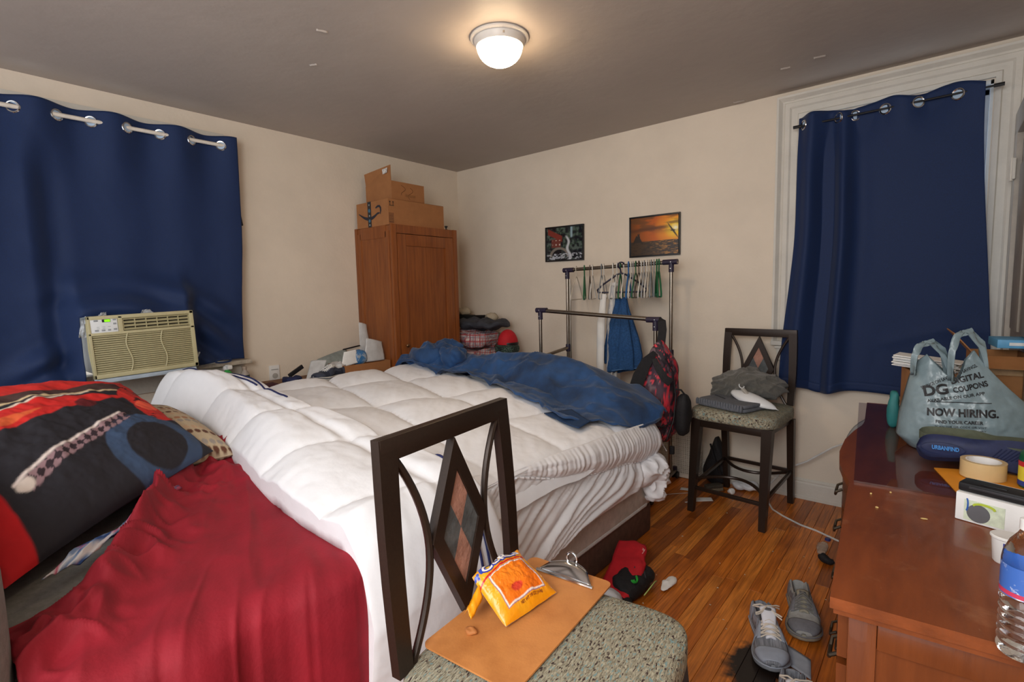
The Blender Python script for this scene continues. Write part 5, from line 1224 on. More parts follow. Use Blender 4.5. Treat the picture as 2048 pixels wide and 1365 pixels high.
nh = empty('clothes_hanger', (railx(1255), RY-.03, railz(railx(1255))+.008), 'navy plastic hanger turned sideways and tilted over the others', 'hanger', rot=(.0, .32, -1.15), group='clothes hangers on the upper rail')
hanger_parts(nh, M('hanger_navy', HC['navy'], .4), r=.007, w=.185, drop=.14)
# ---------------------------------------------------------------- shirt and jeans
def hang_cloth(cx, cy, ang, ztop, zbot, wt, wb, dt_, db, folds, sd, n=64, m=50, hem=.0):
    """hollow cloth tube hanging from a hanger: lens section growing downwards, with vertical folds"""
    v = np.linspace(0, 1, m); a = np.linspace(0, 2*math.pi, n, endpoint=False); A, Vv = np.meshgrid(a, v, indexing='ij')
    w = lerp(wt, wb, ss(Vv, 0, .9)**.8); d = lerp(dt_, db, ss(Vv, 0, .4)); k = 1+folds*np.sin(A*7+sd+2*np.sin(A*2))*ss(Vv, .02, .3)+.5*folds*fbm(A*3, Vv*4, sd)
    p = np.sign(np.cos(A))*np.abs(np.cos(A))**.8*w*k; q = np.sign(np.sin(A))*np.abs(np.sin(A))**.9*d*k
    x = cx+p*math.cos(ang)-q*math.sin(ang); y = cy+p*math.sin(ang)+q*math.cos(ang); z = lerp(ztop, zbot, Vv)+hem*np.cos(A+.6)*Vv+.01*fbm(A*3, Vv, sd+2)*Vv
    return np.stack([x, y, z], -1)
shx = railx(1237)
shirt = empty('white_shirt', (shx, RY, .5), 'long white striped shirt hanging on the upper rail', 'shirt')
MB().grid(hang_cloth(shx-.005, RY-.012, math.radians(112), 1.42, .50, .04, .16, .02, .045, .16, 3), cu=True).build('body', M('shirt_white', (222, 220, 216), .85, col2=(176, 180, 190), stretch=(40, 40, .6), scale=3, thr=(.42, .5)), shirt, angle=80, solid=.002)
MB().tube([(shx-.01, RY-.14, 1.36), (shx-.02, RY-.165, 1.15), (shx-.022, RY-.175, .85), (shx-.02, RY-.175, .66)], [.022, .032, .03, .026], 12, flat=.6).build('sleeve', M('shirt_plain', (224, 222, 218), .85, var=.03), shirt)
MB().lathe([(.028, -.01), (.034, .0), (.03, .02)], (shx, RY, 1.425), 16, cap=False).build('collar', _M['shirt_plain'], shirt)
jx = railx(1266)
DN = M('denim', (34, 76, 124), .85, var=.22, scale=90, bump=.2, bscale=400)
jn = empty('blue_jeans', (jx, RY-.06, .78), 'blue denim jeans folded over the bright blue hanger', 'jeans')
MB().grid(hang_cloth(jx+.015, RY-.10, math.radians(18), 1.335, .795, .022, .105, .02, .05, .24, 5, hem=.02), cu=True).build('front_leg', DN, jn, angle=80, solid=.003)
MB().grid(hang_cloth(jx-.055, RY-.06, math.radians(22), 1.325, .86, .02, .085, .02, .05, .24, 9, hem=.03), cu=True).build('rear_leg', DN, jn, angle=80, solid=.003)
MB().tube([(jx+.015+.105*math.cos(w)*.98, RY-.10+.055*math.sin(w)+.03*math.cos(w), .802+.02*math.cos(w+.6)) for w in np.linspace(0, 6.28, 30)[:-1]], .005, 6, closed=True).build('hem', M('denim_light', (70, 110, 156), .85), jn)
MB().lathe([(.009, 0), (.009, .004), (.001, .005)], (jx-.085, RY-.118, .90), 12, rot=Matrix.Rotation(math.pi/2, 3, 'X')).build('button', M('copper', (196, 130, 90), .3, .9), jn)
# ---------------------------------------------------------------- backpack on the lower rail
bp_ = empty('backpack', (2.42, -.66, .42), 'red and black patterned backpack hanging from the rack corner', 'backpack')
def camo(P):
    a, b = P[..., 1]*1.3+P[..., 0], P[..., 2]; c = np.ones(P.shape)*np.array(lin((70, 48, 62)))
    c = blend(c, soft(-(fbm(a*22, b*22, 130)-.08), .04), (40, 32, 42)); c = blend(c, soft(-(fbm(a*26+4, b*26, 134)-.20), .03), (206, 50, 66)); c = blend(c, soft(-(fbm(a*30+9, b*28, 138)-.26), .03), (112, 92, 100)); c = blend(c, soft(-(fbm(a*48+2, b*44, 141)-.34), .03), (228, 70, 84))
    return c
P = rbox_grid(2.425, -.665, .76, .235, .25, .64, 110, 3.2, .03, 7, 5)
tz_ = (P[..., 2]-.44)/.64; k = np.interp(tz_, [0, .15, .5, .8, 1.0], [.85, 1.0, 1.0, .80, .36]); P[..., 0] = 2.425+(P[..., 0]-2.425)*k-.015*(1-tz_); P[..., 1] = -.665+(P[..., 1]+.665)*k
M('camo_cloth', attr=True, rough=.7, var=.08, scale=30, bump=.2, bscale=60)
MB().grid(P, cu=True, col=camo(P)).build('main_body', _M['camo_cloth'], bp_, angle=80)
BK = M('bp_black', (26, 25, 28), .75, var=.2, scale=60, bump=.3, bscale=200)
def strap(pts, w, th=.008, mat=BK, name='strap'):
    pts = [Vector(q) for q in pts]; V = []; F = []
    for i, q in enumerate(pts):
        t = (pts[min(i+1, len(pts)-1)]-pts[max(i-1, 0)]).normalized(); view = Vector((.55, -.8, 0)).normalized(); s_ = t.cross(view).normalized(); n_ = s_.cross(t).normalized()
        ww = w[i] if hasattr(w, '__len__') else w
        V += [q+s_*ww/2+n_*th/2, q-s_*ww/2+n_*th/2, q-s_*ww/2-n_*th/2, q+s_*ww/2-n_*th/2]
    for i in range(len(pts)-1): F += [(i*4+j, i*4+(j+1) % 4, i*4+4+(j+1) % 4, i*4+4+j) for j in range(4)]
    F += [(3, 2, 1, 0), tuple(range(len(pts)*4-4, len(pts)*4))]
    return MB().add(V, F).build(name, mat, bp_, angle=30)
strap([(2.405, -.615, 1.20), (2.42, -.625, 1.20), (2.43, -.635, 1.15), (2.43, -.655, 1.07)], .05, .006, name='hang_loop')
strap([(2.43, -.745, 1.02), (2.40, -.790, .97), (2.365, -.815, .88), (2.335, -.825, .78), (2.315, -.825, .68), (2.31, -.815, .58)], [.03, .06, .075, .075, .065, .05], .016, name='shoulder_strap')
strap([(2.44, -.775, .985), (2.475, -.79, .93), (2.51, -.785, .875), (2.535, -.76, .85)], [.03, .04, .045, .05], .014, name='shoulder_strap')
MB().tube([(2.50, -.755, .99), (2.535, -.72, .90), (2.548, -.71, .76), (2.54, -.72, .62), (2.51, -.75, .50)], .004, 6).build('zipper', _M['black_plastic'], bp_)
MB().tube([(2.36, -.805, .62), (2.42, -.805, .585), (2.49, -.785, .58), (2.53, -.74, .60)], .004, 6).build('zipper', _M['black_plastic'], bp_)
P = rbox_grid(2.575, -.66, .645, .09, .13, .26, 26, 2.6, .015, 12, 8); MB().grid(P, cu=True).build('side_pouch', BK, bp_, angle=80)
MB().tube([(2.535, -.70, .78), (2.55, -.715, .805), (2.575, -.70, .80), (2.59, -.68, .77)], .006, 6).build('pouch_loop', BK, bp_)
MB().box((2.535, -.73, .435), (.025, .02, .05), bev=.004).build('strap_end', BK, bp_)
bp_.location += Vector((.035, -.07, -.01))
# ---------------------------------------------------------------- white woven hamper by the wall
hp = empty('woven_hamper', (2.31, -.07, 0), 'white woven hamper against the wall behind the rack foot', 'hamper')
WV = M('woven_white', (214, 208, 198), .6, var=.06)
mb = MB(); mh = MB()
for i in range(25):
    x = 2.145+i*(.33/24); mb.box((x, -.105, .20), (.0045, .005, .36))
for i in range(26):
    z = .035+i*(.345/25); mh.box((2.31, -.108+(.004 if i % 2 else -.003), z), (.34, .004, .0045))
for i in range(14):
    y = -.10+i*(.06/13); mb.box((2.478, y, .20), (.005, .0045, .36)); mb.box((2.142, y, .20), (.005, .0045, .36))
for i in range(26):
    z = .035+i*(.345/25); mh.box((2.481, -.07, z), (.004, .07, .0045)); mh.box((2.139, -.07, z), (.004, .07, .0045))
for i in range(25): mb.box((2.145+i*(.33/24), -.04, .20), (.0045, .005, .36))
tag(mb.build('upright_canes', WV, hp, smooth=False), kind='stuff'); tag(mh.build('woven_strips', WV, hp, smooth=False), kind='stuff')
for (zz, hh) in ((.39, .02), (.018, .03)):
    rm = MB()
    for (x, y, dx, dy) in ((2.31, -.102, .36, .014), (2.31, -.04, .36, .014), (2.142, -.07, .014, .07), (2.478, -.07, .014, .07)): rm.box((x, y, zz), (dx, dy, hh), bev=.004)
    rm.build('rim', WV, hp)
MB().box((2.31, -.07, .012), (.33, .06, .01)).build('floor_panel', WV, hp, smooth=False)
MB().box((2.31, -.07, .19), (.31, .05, .33), bev=.015).build('liner', M('liner', (184, 176, 164), .8), hp)
# ---------------------------------------------------------------- things on and below the stool by the window
SZ = .659
def on_stool(x, y): 
    a = math.radians(-5); return (2.855+x*math.cos(a)-y*math.sin(a), -.375+x*math.sin(a)+y*math.cos(a))
x, y = on_stool(-.005, .085)
P = rbox_grid(x, y, SZ+.10, .43, .20, .17, 90, 2.5, .02, 6, 15)
rg = lambda a, b, s_, k=3.2: (1-np.clip(np.abs(fbm(a, b, s_, 2))*k, 0, 1))**1.5
q = rg(P[..., 0]*7+P[..., 2]*9, P[..., 2]*13-P[..., 0]*4+P[..., 1]*8, 61)*.030+rg(P[..., 0]*13-P[..., 2]*10, P[..., 2]*16+P[..., 1]*12, 65)*.014
c0 = np.array([x, y, SZ+.10]); dv = P-c0; P = c0+dv*(1+(q[..., None]-.014)/np.maximum(np.linalg.norm(dv, axis=-1, keepdims=True), .03))
P[..., 2] += .02*np.sin((P[..., 0]-x)*12+1.2); P[..., 2] = np.maximum(P[..., 2], SZ+.002); P[..., 1] = np.minimum(P[..., 1], -.19+(P[..., 0]-2.855)*-.08)
tag(MB().grid(P, cu=True).build('grey_towel', M('towel_grey', (98, 96, 90), .95, var=.14, scale=70, bump=.5, bscale=260, sheen=.3), angle=80), 'rolled grey towel heaped against the stool back', 'towel')
gx, gy = on_stool(-.045, -.09)
gp = empty('folded_trousers', (gx, gy, SZ), 'folded blue-grey ribbed clothes on the stool seat edge', 'clothes', rz=math.radians(-20))
with local():
    KN = M('knit_grey', (104, 108, 116), .9, var=.1, scale=40, bump=.3, bscale=160)
    for k in range(2): MB().grid(rbox_grid(.004*k, .005*k, .012+.021*k, .35-.015*k, .25-.01*k, .024, 26, 7), cu=True).build('fold', KN, gp, angle=60)
    for k in range(18): MB().grid(rbox_grid(-.155+k*.0183, -.118, .024, .015, .022, .042, 6, 2.6), cu=True).build('rib', KN, gp, angle=60)
    MB().tube([(-.13, .02, .047), (-.02, -.03, .048)], .003, 5).build('pocket_seam', M('knit_dark', (60, 62, 68), .9), gp)
wx, wy = on_stool(.075, -.035)
ir = empty('white_plastic_lid', (wx, wy, SZ+.04), 'curved white plastic shell with a small hook on the towel', 'plastic shell', rot=(.25, .22, math.radians(-14)))
with local():
    n, m = 40, 12; u = np.linspace(0, 1, n); v = np.linspace(-1, 1, m); U, Vv = np.meshgrid(u, v, indexing='ij')
    w = .062*np.sin(np.clip(U*1.02+.03, 0, 1)*math.pi)**.55*(1-.25*U); Pp = np.stack([(U-.5)*.30, Vv*w-.02*np.sin(U*math.pi), .045*np.sqrt(np.clip(1-Vv**2*.96, 0, 1))*np.sin(np.clip(U+.04, 0, 1)*math.pi)**.6], -1)
    MB().grid(Pp).build('shell', M('shell_white', (226, 228, 230), .25, var=.01), ir, solid=.004, angle=70)
    MB().tube([(-.075+.016*math.cos(a), -.03, .088+.016*math.sin(a)) for a in np.linspace(2.8, 6.4, 14)], .0032, 6).build('hook', _M['shell_white'], ir); MB().tube([(-.07, -.03, .072), (-.04, -.02, .04)], .012, 8).build('hook_base', M('shell_clear', (178, 172, 162), .3), ir)
bx_, by_ = on_stool(.04, -.06); tag(MB().box((bx_, by_, SZ+.055), (.12, .02, .012), rz=-.25, bev=.004).build('black_strap', _M['black_plastic']), 'short black strap between folded clothes and plastic shell', 'strap')
# ---------------------------------------------------------------- snack bag and clipboard on the near stool
CZ = .663
cb = empty('clipboard', (3.075, -2.845, CZ), 'brown hardboard clipboard with a chrome clip on the stool', 'clipboard', rz=math.radians(4.5))
with local():
    bw, bl = .118, .212; r = .018; poly = []
    for (cx, cy, a0) in ((bw-r, bl-r, 0), (-bw+r, bl-r, 90), (-bw+r, -bl+r, 180), (bw-r, -bl+r, 270)):
        for k in range(6): a = math.radians(a0+k*18); poly.append((cx+r*math.cos(a), cy+r*math.sin(a)))
    MB().prism(poly, .004, lambda p, q, h: (p, q, h)).build('board', M('hardboard', (200, 132, 72), .5, col2=(172, 106, 54), scale=9, thr=(.25, .55), bump=.05, bscale=200), cb, angle=30)
    n, m = 14, 10; u, v = np.meshgrid(np.linspace(-1, 1, n), np.linspace(0, 1, m), indexing='ij')
    w = np.interp(v, [0, .35, 1], [.078, .06, .036]); Pp = np.stack([u*w+.01, bl-.055+v*.05, .008+.016*np.sin(v*2.6)+.012*v*(1-u**2)], -1)
    cl = MB().grid(Pp).build('clip_plate', _M['chrome'], cb, solid=.0018); MB().tube([(-.07, bl-.055, .008), (.09, bl-.055, .008)], .0045, 8).build('clip_jaw', _M['chrome'], cl)
    MB().tube([(.01+.014*math.cos(a), bl-.012, .04+.016*math.sin(a)) for a in np.linspace(-1.2, 4.3, 18)], .0032, 8).build('hang_loop', _M['chrome'], cl); MB().tube([(.02, bl-.02, .03), (.012, bl-.028, .012)], .005, 8).build('spring', _M['chrome'], cl)
def snack_paint(u, v):
    c = np.ones(u.shape+(3,))*np.array(lin((244, 156, 20))); c = blend(c, soft(-(fbm(u*4, v*4, 150)-.1), .2)*.5, (250, 180, 40))
    # rounded white frame with violet edge round an orange panel
    d = np.maximum(np.abs(u-.50)-.33, np.abs(v-.42)-.27); c = blend(c, soft(d-.030, .006), (84, 50, 150)); c = blend(c, soft(d-.022, .006), (246, 226, 214)); c = blend(c, soft(d, .006), (240, 116, 22)); c = blend(c, soft(np.hypot((u-.45), v-.55)-.22, .2)*soft(d, .006)*.5, (250, 150, 40))
    c = blend(c, soft(np.abs(v-.745-.02*u)-.018, .006), (206, 40, 40)); c = blend(c, soft(np.abs(v-.90)-.065, .01)*soft(-(u-.14))*soft(u-.9), (246, 190, 40))
    c = blend(c, soft(-(v-.975), .01), (240, 150, 30)); c = blend(c, soft(-(fbm(u*14, v*9, 153)-.28), .04)*soft(-(v-.82)), (50, 80, 180))
    # spill of red low in the panel
    c = blend(c, soft(np.hypot((u-.42)*1.0, (v-.30)*1.4)-.10, .02), (214, 66, 44)); return c
sk = empty('snack_bag', (2.99, -2.80, CZ+.005), 'puffy orange snack bag with open crinkled end on the clipboard', 'snack bag', rz=math.radians(0))
M('foil_print', attr=True, rough=.22, var=.03, bump=.25, bscale=14)
def snack_surface(U, V, top=True):
    C = [np.array(q) for q in ((3.085, -2.925), (3.098, -2.755), (2.992, -2.770), (2.984, -2.922))]
    # U runs along bottom edge (0->1: near to far), V from bottom to open end
    Pxy = C[0]*((1-U)*(1-V))[..., None]+C[1]*(U*(1-V))[..., None]+C[2]*(U*V)[..., None]+C[3]*((1-U)*V)[..., None]
    bul = (np.clip(1-np.abs(2*U-1)**2.4, 0, 1)*np.clip(1-np.abs(2*V-1)**3, 0, 1))**.6
    wr = .005*fbm(U*6, V*5, 160)+.004*np.abs(fbm(U*9, V*8, 163))
    z = CZ+.012+bul*(.036 if top else -.006)+(wr*(.3+bul) if top else 0)+.074*V**1.15+.006*np.sin(U*14)*ss(V, .85, 1)
    return np.dstack([Pxy, z])
U, V = np.meshgrid(np.linspace(0, 1, 160), np.linspace(0, 1, 160), indexing='ij')
mb = MB(); cc = snack_paint(U, V); mb.grid(snack_surface(U, V), col=cc); mb.build('front_foil', _M['foil_print'], sk, angle=85)
MB().grid(snack_surface(U[::3, ::3], V[::3, ::3], False)).build('back_foil', M('foil_inside', (216, 206, 214), .2, .3, var=.1), sk, angle=85)
def sk_text(txt, size, u0, v0, width, bold, mat, up=.002):
    def fn(p, q):
        uu = np.array([[u0+p/.18]]); vv = np.array([[v0+q/.20]]); s = snack_surface(np.clip(uu, 0, 1), np.clip(vv, 0, 1))[0, 0]; return (s[0], s[1], s[2]+up)
    text_shape(txt, size, fn, width=width, bold=bold).build('print', mat, sk, smooth=False)
sk_text('CURLS', .046, .50, .87, .140, .0045, M('ink_blue', (50, 70, 180), .4), .0025); sk_text('CURLS', .046, .50, .87, .134, .0012, M('ink_white', (244, 236, 230), .4), .0034)
sk_text('NET WT 7/8 OZ (24.8g)', .009, .55, .075, .075, .0002, M('ink_red_brown', (140, 60, 20), .5))
u, v = np.meshgrid(np.linspace(0, 1, 14), np.linspace(0, 1, 14), indexing='ij')
Pp = np.stack([2.988+.03*u+.012*v, -2.915-.05*v-.01*u, CZ+.045+.028*np.sin(u*3)*(1-v*.4)-.018*v+.006*fbm(u*5, v*5, 4)], -1); MB().grid(Pp).build('torn_flap', M('foil_orange', (244, 160, 24), .22, var=.05, bump=.2, bscale=20), sk, solid=.001, angle=80)
tag(MB().grid(rbox_grid(3.03, -2.975, CZ+.009, .03, .02, .012, 10, 2, .008, 60, 3), cu=True).build('chip_crumb', M('chip_brown', (176, 110, 56), .7)), 'brown chip crumb beside the snack bag on the clipboard', 'crumb')
# ---------------------------------------------------------------- sneakers
def sneaker(label, loc, rz, upper, overlay, sole, laces, tall=1., L=.33, lace_style='cross', tilt=0., knit=False):
    root = empty('sneaker', loc, label, 'shoe', group='grey sneakers on the floor', rot=(0, tilt, rz))
    with local():
        n = 40
        def half_w(u): return 1.14*(.036+.014*ss(u, .35, .72)-.004*math.exp(-((u-.42)/.12)**2))*math.sqrt(max(0., 1-max(0, (.09-u)/.09)**3.2))*math.sqrt(max(0., 1-max(0, (u-.74)/.26)**2.4))
        off = lambda u: .010*math.sin(u*2.8)
        # sole: outsole + midsole slab
        V0 = []; V1 = []; ring = []
        us = np.concatenate([np.linspace(.004, .10, 9), np.linspace(.12, .998, n-9)])
        ring = [(u*L, off(u)-half_w(u)*1.09-.001) for u in us]+[(u*L, off(u)+half_w(u)*1.09+.001) for u in us[::-1]]
        toe = lambda x: .012*ss(x/L, .72, 1)
        k = len(ring); zs = [(.0, .96), (.006, 1.0), (.024, 1.0), (.030, .97)]; V = []
        cx, cy = L/2, 0
        for (z, s) in zs: V += [(cx+(x-cx)*s, y*s, z+toe(x)*(1 if z < .02 else .8)) for x, y in ring]
        F = [tuple(range(k-1, -1, -1)), tuple(range(3*k, 4*k))]
        for i in range(3): F += [(i*k+j, i*k+(j+1) % k, (i+1)*k+(j+1) % k, (i+1)*k+j) for j in range(k)]
        MB().add(V, F).build('sole', sole, root, angle=50)
        MB().tube([(cx+(x-cx)*1.005, y*1.01, .020+toe(x)) for x, y in ring], .0028, 5, closed=True).build('sole_stripe', overlay, root)
        # upper with an open collar
        prof = 17; P = np.zeros((n, prof, 3))
        def top(u): return float(np.interp(u, [0, .05, .18, .30, .40, .55, .72, .88, 1], [.078, .084, .074, .072, .088, .084, .062, .050, .032]))*tall
        for i, u in enumerate(us):
            w = half_w(u); h = top(u); o = ss(.44-u, -.03, .03)*ss(u, .012, .05)          # o: 1 where the collar is open
            a = np.linspace(-1, 1, prof)
            for j, v in enumerate(a):
                ang = v*math.pi/2
                xc = (u*L, off(u)+w*np.sign(v)*abs(math.sin(ang))**.62, .026+toe(u*L)*.8+(h-.026)*max(0, math.cos(ang))**.62)     # closed vamp
                av = abs(v)
                if av > .55: q = (1-av)/.45; yo = w*(1-.22*q**2); zo = .026+(h-.026)*q**.8
                elif av > .42: q = (.55-av)/.13; yo = w*(.78-.14*q); zo = h-.002*q
                else: q = (.42-av)/.42; yo = w*.64*(1-q); zo = lerp(h-.004, .034, ss(q, 0, .35))
                xo = (u*L, off(u)+np.sign(v)*yo, zo)
                P[i, j] = [lerp(xc[t], xo[t], float(o)) for t in range(3)]
        MB().grid(P).build('upper', upper, root, angle=70, solid=.003)
        def surf(u, v):
            i = int(np.clip(np.searchsorted(us, u)-1, 0, n-2)); f = (u-us[i])/(us[i+1]-us[i]); j = (v+1)/2*(prof-1); j0 = min(int(j), prof-2); g = j-j0
            return Vector(lerp(lerp(P[i, j0], P[i, j0+1], g), lerp(P[i+1, j0], P[i+1, j0+1], g), f))
        def patch(name, u0, u1, v0, v1, mat, lift=.003, nn=12, edge=None):
            Q = np.zeros((nn, nn, 3))
            for i, u in enumerate(np.linspace(u0, u1, nn)):
                for j, t in enumerate(np.linspace(0, 1, nn)):
                    a, b = (edge(u) if edge else (v0, v1)); q = surf(u, lerp(a, b, t)); c = Vector((u*L, off(u), .03)); q = q+(q-c).normalized()*lift; Q[i, j] = q
            MB().grid(Q).build(name, mat, root, solid=.002, angle=70)
        patch('toe_cap', .80, .975, -.95, .95, overlay)
        for s in (-1, 1):
            patch('quarter', .47, .66, s*.95, s*.42, overlay); patch('heel_panel', .02, .17, s*.96, s*.60, overlay)
            patch('eyestay', .44, .70, s*.44, s*.26, overlay, .005)
            patch('side_flash', .24, .47, s*.80, s*.64, overlay, .004)
        # tongue
        Q = np.zeros((14, 9, 3))
        for i, t in enumerate(np.linspace(0, 1, 14)):
            x = lerp(.70, .37, t)*L; z = lerp(top(.66)-.004, top(.40)+(.030 if knit else .006)*tall, ss(t, 0, 1)); w = lerp(.016, .029 if knit else .022, t)
            for j, v in enumerate(np.linspace(-1, 1, 9)): Q[i, j] = (x, off(.5)+v*w, z-.008*v*v+.006)
        tg_ = MB().grid(Q).build('tongue', sole if not knit else M('tongue_white', (214, 216, 224), .6, var=.03), root, solid=.007, angle=70)
        MB().grid(rbox_grid(.415*L, off(.4), top(.40)+(.034 if knit else .010)*tall, .022, .026, .006, 8, 3), cu=True).build('tongue_badge', M('badge_grey', (96, 96, 100), .6), tg_)
        rows = 6
        for r_ in range(rows):
            u = lerp(.69, .45, r_/(rows-1)); zz = lambda vv: surf(u, vv)
            for s in (-1, 1):
                a = surf(u, s*.34); b = surf(max(.44, u-.045), -s*.34); mid = (a+b)/2+Vector((0, 0, .014+.004*r_))
                MB().tube([a+Vector((0, 0, .003)), a.lerp(mid, .6)+Vector((0, 0, .006)), mid, b.lerp(mid, .6)+Vector((0, 0, .006)), b+Vector((0, 0, .003))], .0026, 6).build('lace', laces, root)
        if lace_style == 'loose':
            rr = random.Random(5)
            for k_ in range(4):
                z = top(.45)+.018+.004*k_; pts = [(lerp(.50, .30, t)*L+rr.uniform(-.006, .006), lerp(-.046, .046, t)*(1 if k_ % 2 else -1)+off(.4), z+.014*math.sin(t*math.pi)+rr.uniform(-.002, .003)) for t in np.linspace(0, 1, 9)]
                MB().tube(pts, .0028, 6).build('lace', laces, root)
    return root
G1 = M('mesh_grey', (140, 144, 152), .8, col2=(104, 108, 116), stretch=(1, 40, 6), scale=7, thr=(.44, .56), bump=.2); G2 = M('overlay_blue_grey', (150, 158, 172), .6, var=.06); G3 = M('sole_grey', (132, 136, 142), .7, var=.1); LC = M('lace_cream', (208, 198, 184), .8, var=.05)
K1 = M('suede_grey', (148, 148, 146), .9, var=.1, scale=40, bump=.2); K2 = M('suede_dark', (112, 112, 118), .9, var=.1, scale=40); K3 = M('sole_worn', (150, 144, 128), .8, var=.15); LG = M('lace_grey', (110, 108, 106), .85)
sneaker('light grey mesh sneaker with long loose cream laces', (3.245, -1.505, .0015), math.radians(-69), G1, G2, G3, LC, 1.12, lace_style='loose', knit=True)
sneaker('worn grey suede sneaker with flat grey laces', (3.335, -1.245, .0015), math.radians(-76), K1, K2, K3, LG, 1.12)
sneaker('light grey sneaker standing against the dresser plinth', (3.435, -1.845, .0015), math.radians(-80), G1, G2, G3, LC, 1.05, lace_style='loose', knit=True)
P = np.array([[(3.345+.11*a+.02*b, -1.60-.11*b-.04*a, .004+.002*math.sin(a*4)) for b in np.linspace(0, 1, 8)] for a in np.linspace(0, 1, 8)])
tag(MB().grid(P).build('grey_card', M('card_grey', (160, 168, 182), .6), solid=.003), 'pale blue-grey card lying between two sneakers', 'card')
o = sneaker('navy shoe with white sole tipped against the cardboard tray', (.36, -1.60, TZ+.002), math.radians(-80), M('shoe_navy', (40, 46, 62), .8, var=.1), M('shoe_navy2', (60, 66, 82), .8), M('sole_white', (206, 204, 198), .6), _M['paper'], 1.0, L=.28)
o['group'] = 'shoes behind the bed'; del o['group']
# ---------------------------------------------------------------- cap, black bag, plastic by the bed
cp_ = empty('baseball_cap', (2.62, -1.56, 0), 'red cap resting against the brown bed base', 'cap')
n, m = 40, 26; u, v = np.meshgrid(np.linspace(0, 1, n), np.linspace(0, 1, m), indexing='ij')
ax = np.array([2.585, -1.40, .12]); bx2 = np.array([2.665, -1.745, .03])
Pp = ax*(1-u[..., None])+bx2*u[..., None]+np.array([.09, .03, .055])*np.sin(v*math.pi)[..., None]*(.65+.35*np.sin(u*math.pi))[..., None]+np.array([.11, .02, -.06])*(v[..., None]-.15)+.012*fbm(u*5, v*4, 8)[..., None]
Pp[..., 2] = np.maximum(Pp[..., 2], .008); MB().grid(Pp).build('crown', _M['cap_red'], cp_, solid=.004, angle=80)
i0, j0 = 8, 11
for k in range(5):
    a = k/5*6.28; c0 = Pp[i0+int(2*math.cos(a)), j0+int(2*math.sin(a))]; MB().tube([tuple(Pp[i0, j0]+np.array([.006, 0, .006])), tuple((Pp[i0, j0]+c0)/2+np.array([.008, .004, .006])), tuple(c0+np.array([.006, 0, .006]))], .002, 5).build('stitching', M('stitch_pink', (226, 160, 156), .7), cp_)
bg_ = empty('black_mesh_cap', (2.73, -1.60, 0), 'black cap with green emblem crumpled beside the red cap', 'cap')
P = rbox_grid(2.735, -1.555, .055, .15, .26, .105, 34, 2.5, .03, 9, 4); P[..., 2] = np.maximum(P[..., 2], .004); MB().grid(P, cu=True).build('crown', BK, bg_, angle=80)
P = rbox_grid(2.735, -1.745, .03, .13, .14, .05, 24, 2.6, .02, 10, 6); P[..., 2] = np.maximum(P[..., 2], .003); MB().grid(P, cu=True).build('brim', BK, bg_, angle=80)
for k in range(4): MB().tube([(2.675+.02*k, -1.45-.01*k, .088), (2.70+.022*k, -1.50-.01*k, .112-.006*k), (2.735+.018*k, -1.56, .112-.010*k)], .003, 5).build('seam', M('seam_grey', (62, 62, 68), .6), bg_)
GR = M('emblem_green', (40, 168, 60), .5)
for (dx, r) in ((0, .020), (.012, .012)): MB().tube([(2.765+dx*.4+r*.5*math.cos(a), -1.625+r*math.sin(a)*1.1, .100+.0-.010*math.cos(a)) for a in np.linspace(-1.9, 1.9, 12)], .0045, 6).build('emblem', GR, bg_)
MB().tube([(2.80, -1.47, .03), (2.815, -1.52, .055), (2.815, -1.57, .05), (2.805, -1.61, .03)], .003, 5).build('edge_cord', M('cord_lime', (170, 190, 110), .6), bg_)
for o in (cp_, bg_): o.location.y -= .07; o.location.x += .005
P = rbox_grid(2.845, -1.50, .012, .05, .14, .022, 14, 2.4, .012, 20, 5); P[..., 2] = np.maximum(P[..., 2], .001); tag(MB().grid(P, cu=True).build('tissue', _M['paper'], angle=80), 'crumpled white tissue beside the black cap', 'tissue')
P = rbox_grid(2.69, -1.86, .045, .16, .20, .09, 30, 2.3, .035, 12, 14); P[..., 2] = np.maximum(P[..., 2], .002); tag(MB().grid(P, cu=True).build('white_sack', M('film_white', (214, 216, 220), .35, var=.08, bump=.4, bscale=40), angle=80), 'crinkled white plastic sack by the bed base', 'plastic sack')
# ---------------------------------------------------------------- litter on the floor under the stool
def slip(label, pts, z=.0012): 
    return sheet('paper_slip', label, [(*q, z+.0008) for q in pts], _M['paper'], .0015, 'paper', 3)
slip('long narrow paper strip on the floor near the stool leg', ((2.39, -.487), (2.535, -.335), (2.54, -.322), (2.40, -.468)))
slip('printed paper slip beside the front stool leg', ((2.60, -.475), (2.685, -.40), (2.655, -.35), (2.575, -.415)), .002)
slip('white card behind the stool leg', ((2.44, -.345), (2.535, -.315), (2.53, -.275), (2.43, -.30)), .003)
slip('thin paper strip leading to the stool leg', ((2.545, -.53), (2.60, -.42), (2.61, -.425), (2.555, -.535)), .004)
P = rbox_grid(2.735, -.215, .022, .05, .05, .044, 14, 2, .02, 26, 3); P[..., 2] = np.maximum(P[..., 2], .001); tag(MB().grid(P, cu=True).build('paper_ball', _M['paper'], angle=80), 'small crumpled paper ball under the stool', 'paper ball')
br = empty('shoe_brush', (2.625, -.215, 0), 'dark scuffed brush lying on the floor under the stool', 'brush', rz=.9)
with local(): MB().grid(rbox_grid(0, 0, .034, .13, .055, .026, 14, 4), cu=True).build('block', M('brush_dark', (74, 68, 58), .7, var=.2), br); MB().box((0, 0, .012), (.12, .046, .022), bev=.004).build('bristles', M('bristle', (128, 116, 96), .9, var=.3, scale=150), br)
bs = empty('black_bag', (2.53, -.10, 0), 'black bag slumped against the wall behind the stool', 'bag')
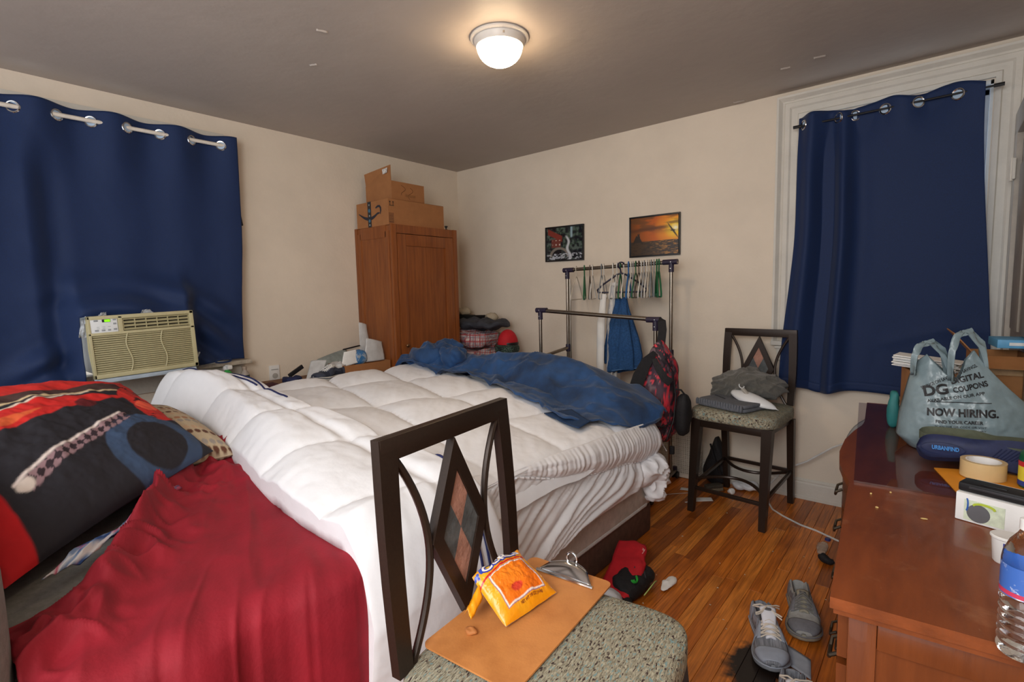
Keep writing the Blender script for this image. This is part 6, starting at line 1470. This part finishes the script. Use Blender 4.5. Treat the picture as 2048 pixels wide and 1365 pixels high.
P = rbox_grid(2.585, -.085, .17, .17, .10, .34, 30, 2.6, .03, 8, 21); k = np.interp(P[..., 2], [0, .1, .34], [1.1, 1.0, .25]); P[..., 0] = 2.60+(P[..., 0]-2.585)*k; P[..., 2] = np.maximum(P[..., 2], .003); P[..., 1] = np.clip(P[..., 1], -.2, -.03); MB().grid(P, cu=True).build('body', BK, bs, angle=80)
MB().tube([(2.57, -.13, .30), (2.62, -.16, .18), (2.66, -.15, .08)], .007, 6).build('strap', _M['black_plastic'], bs)
P = rbox_grid(2.80, -.09, .035, .17, .09, .07, 22, 2.3, .03, 14, 31); P[..., 2] = np.maximum(P[..., 2], .002); tag(MB().grid(P, cu=True).build('plastic_wrap', _M['film_white'], angle=80), 'crumpled clear plastic wrap along the baseboard', 'plastic wrap')
P = rbox_grid(3.345, -.69, .012, .05, .14, .024, 16, 2.4, .014, 24, 33); P[..., 2] = np.maximum(P[..., 2], .001); tag(MB().grid(P, cu=True).build('clear_wrapper', M('film_clear', (200, 186, 170), .15, var=.1, alpha=.45, bump=.4), angle=80), 'clear plastic wrapper lying by the dresser foot', 'wrapper')
P = rbox_grid(3.385, -.815, .016, .07, .05, .032, 16, 2.2, .02, 24, 35); P[..., 2] = np.maximum(P[..., 2], .001); tag(MB().grid(P, cu=True).build('black_lint', BK, angle=80), 'small black clump of lint by the dresser foot', 'lint')
bc_ = empty('blue_screw_lid', (3.35, -.555, 0), 'tiny blue screw lid near the power cord', 'screw lid')
with local(): MB().lathe([(.014, 0), (.014, .010), (.012, .012), (.001, .012)], n=18).build('shell', M('cap_blue', (40, 50, 110), .4), bc_); MB().lathe([(.0143, .0), (.0143, .003)], n=18, cap=False).build('ring', M('cap_blue2', (60, 70, 130), .4), bc_)
rc = random.Random(21)
for k in range(26):
    x, y = rc.uniform(2.6, 3.5), rc.uniform(-1.7, -.2); a = rc.uniform(.004, .010)
    tag(MB().grid(rbox_grid(x, y, .0022, a, a*.6, .004, 5, 2, .002, 90, k), cu=True).build('floor_crumb', M('crumb_pale', (206, 190, 166), .8)), 'tiny pale crumb on the oak floor', 'crumb', 'crumbs on the floor')
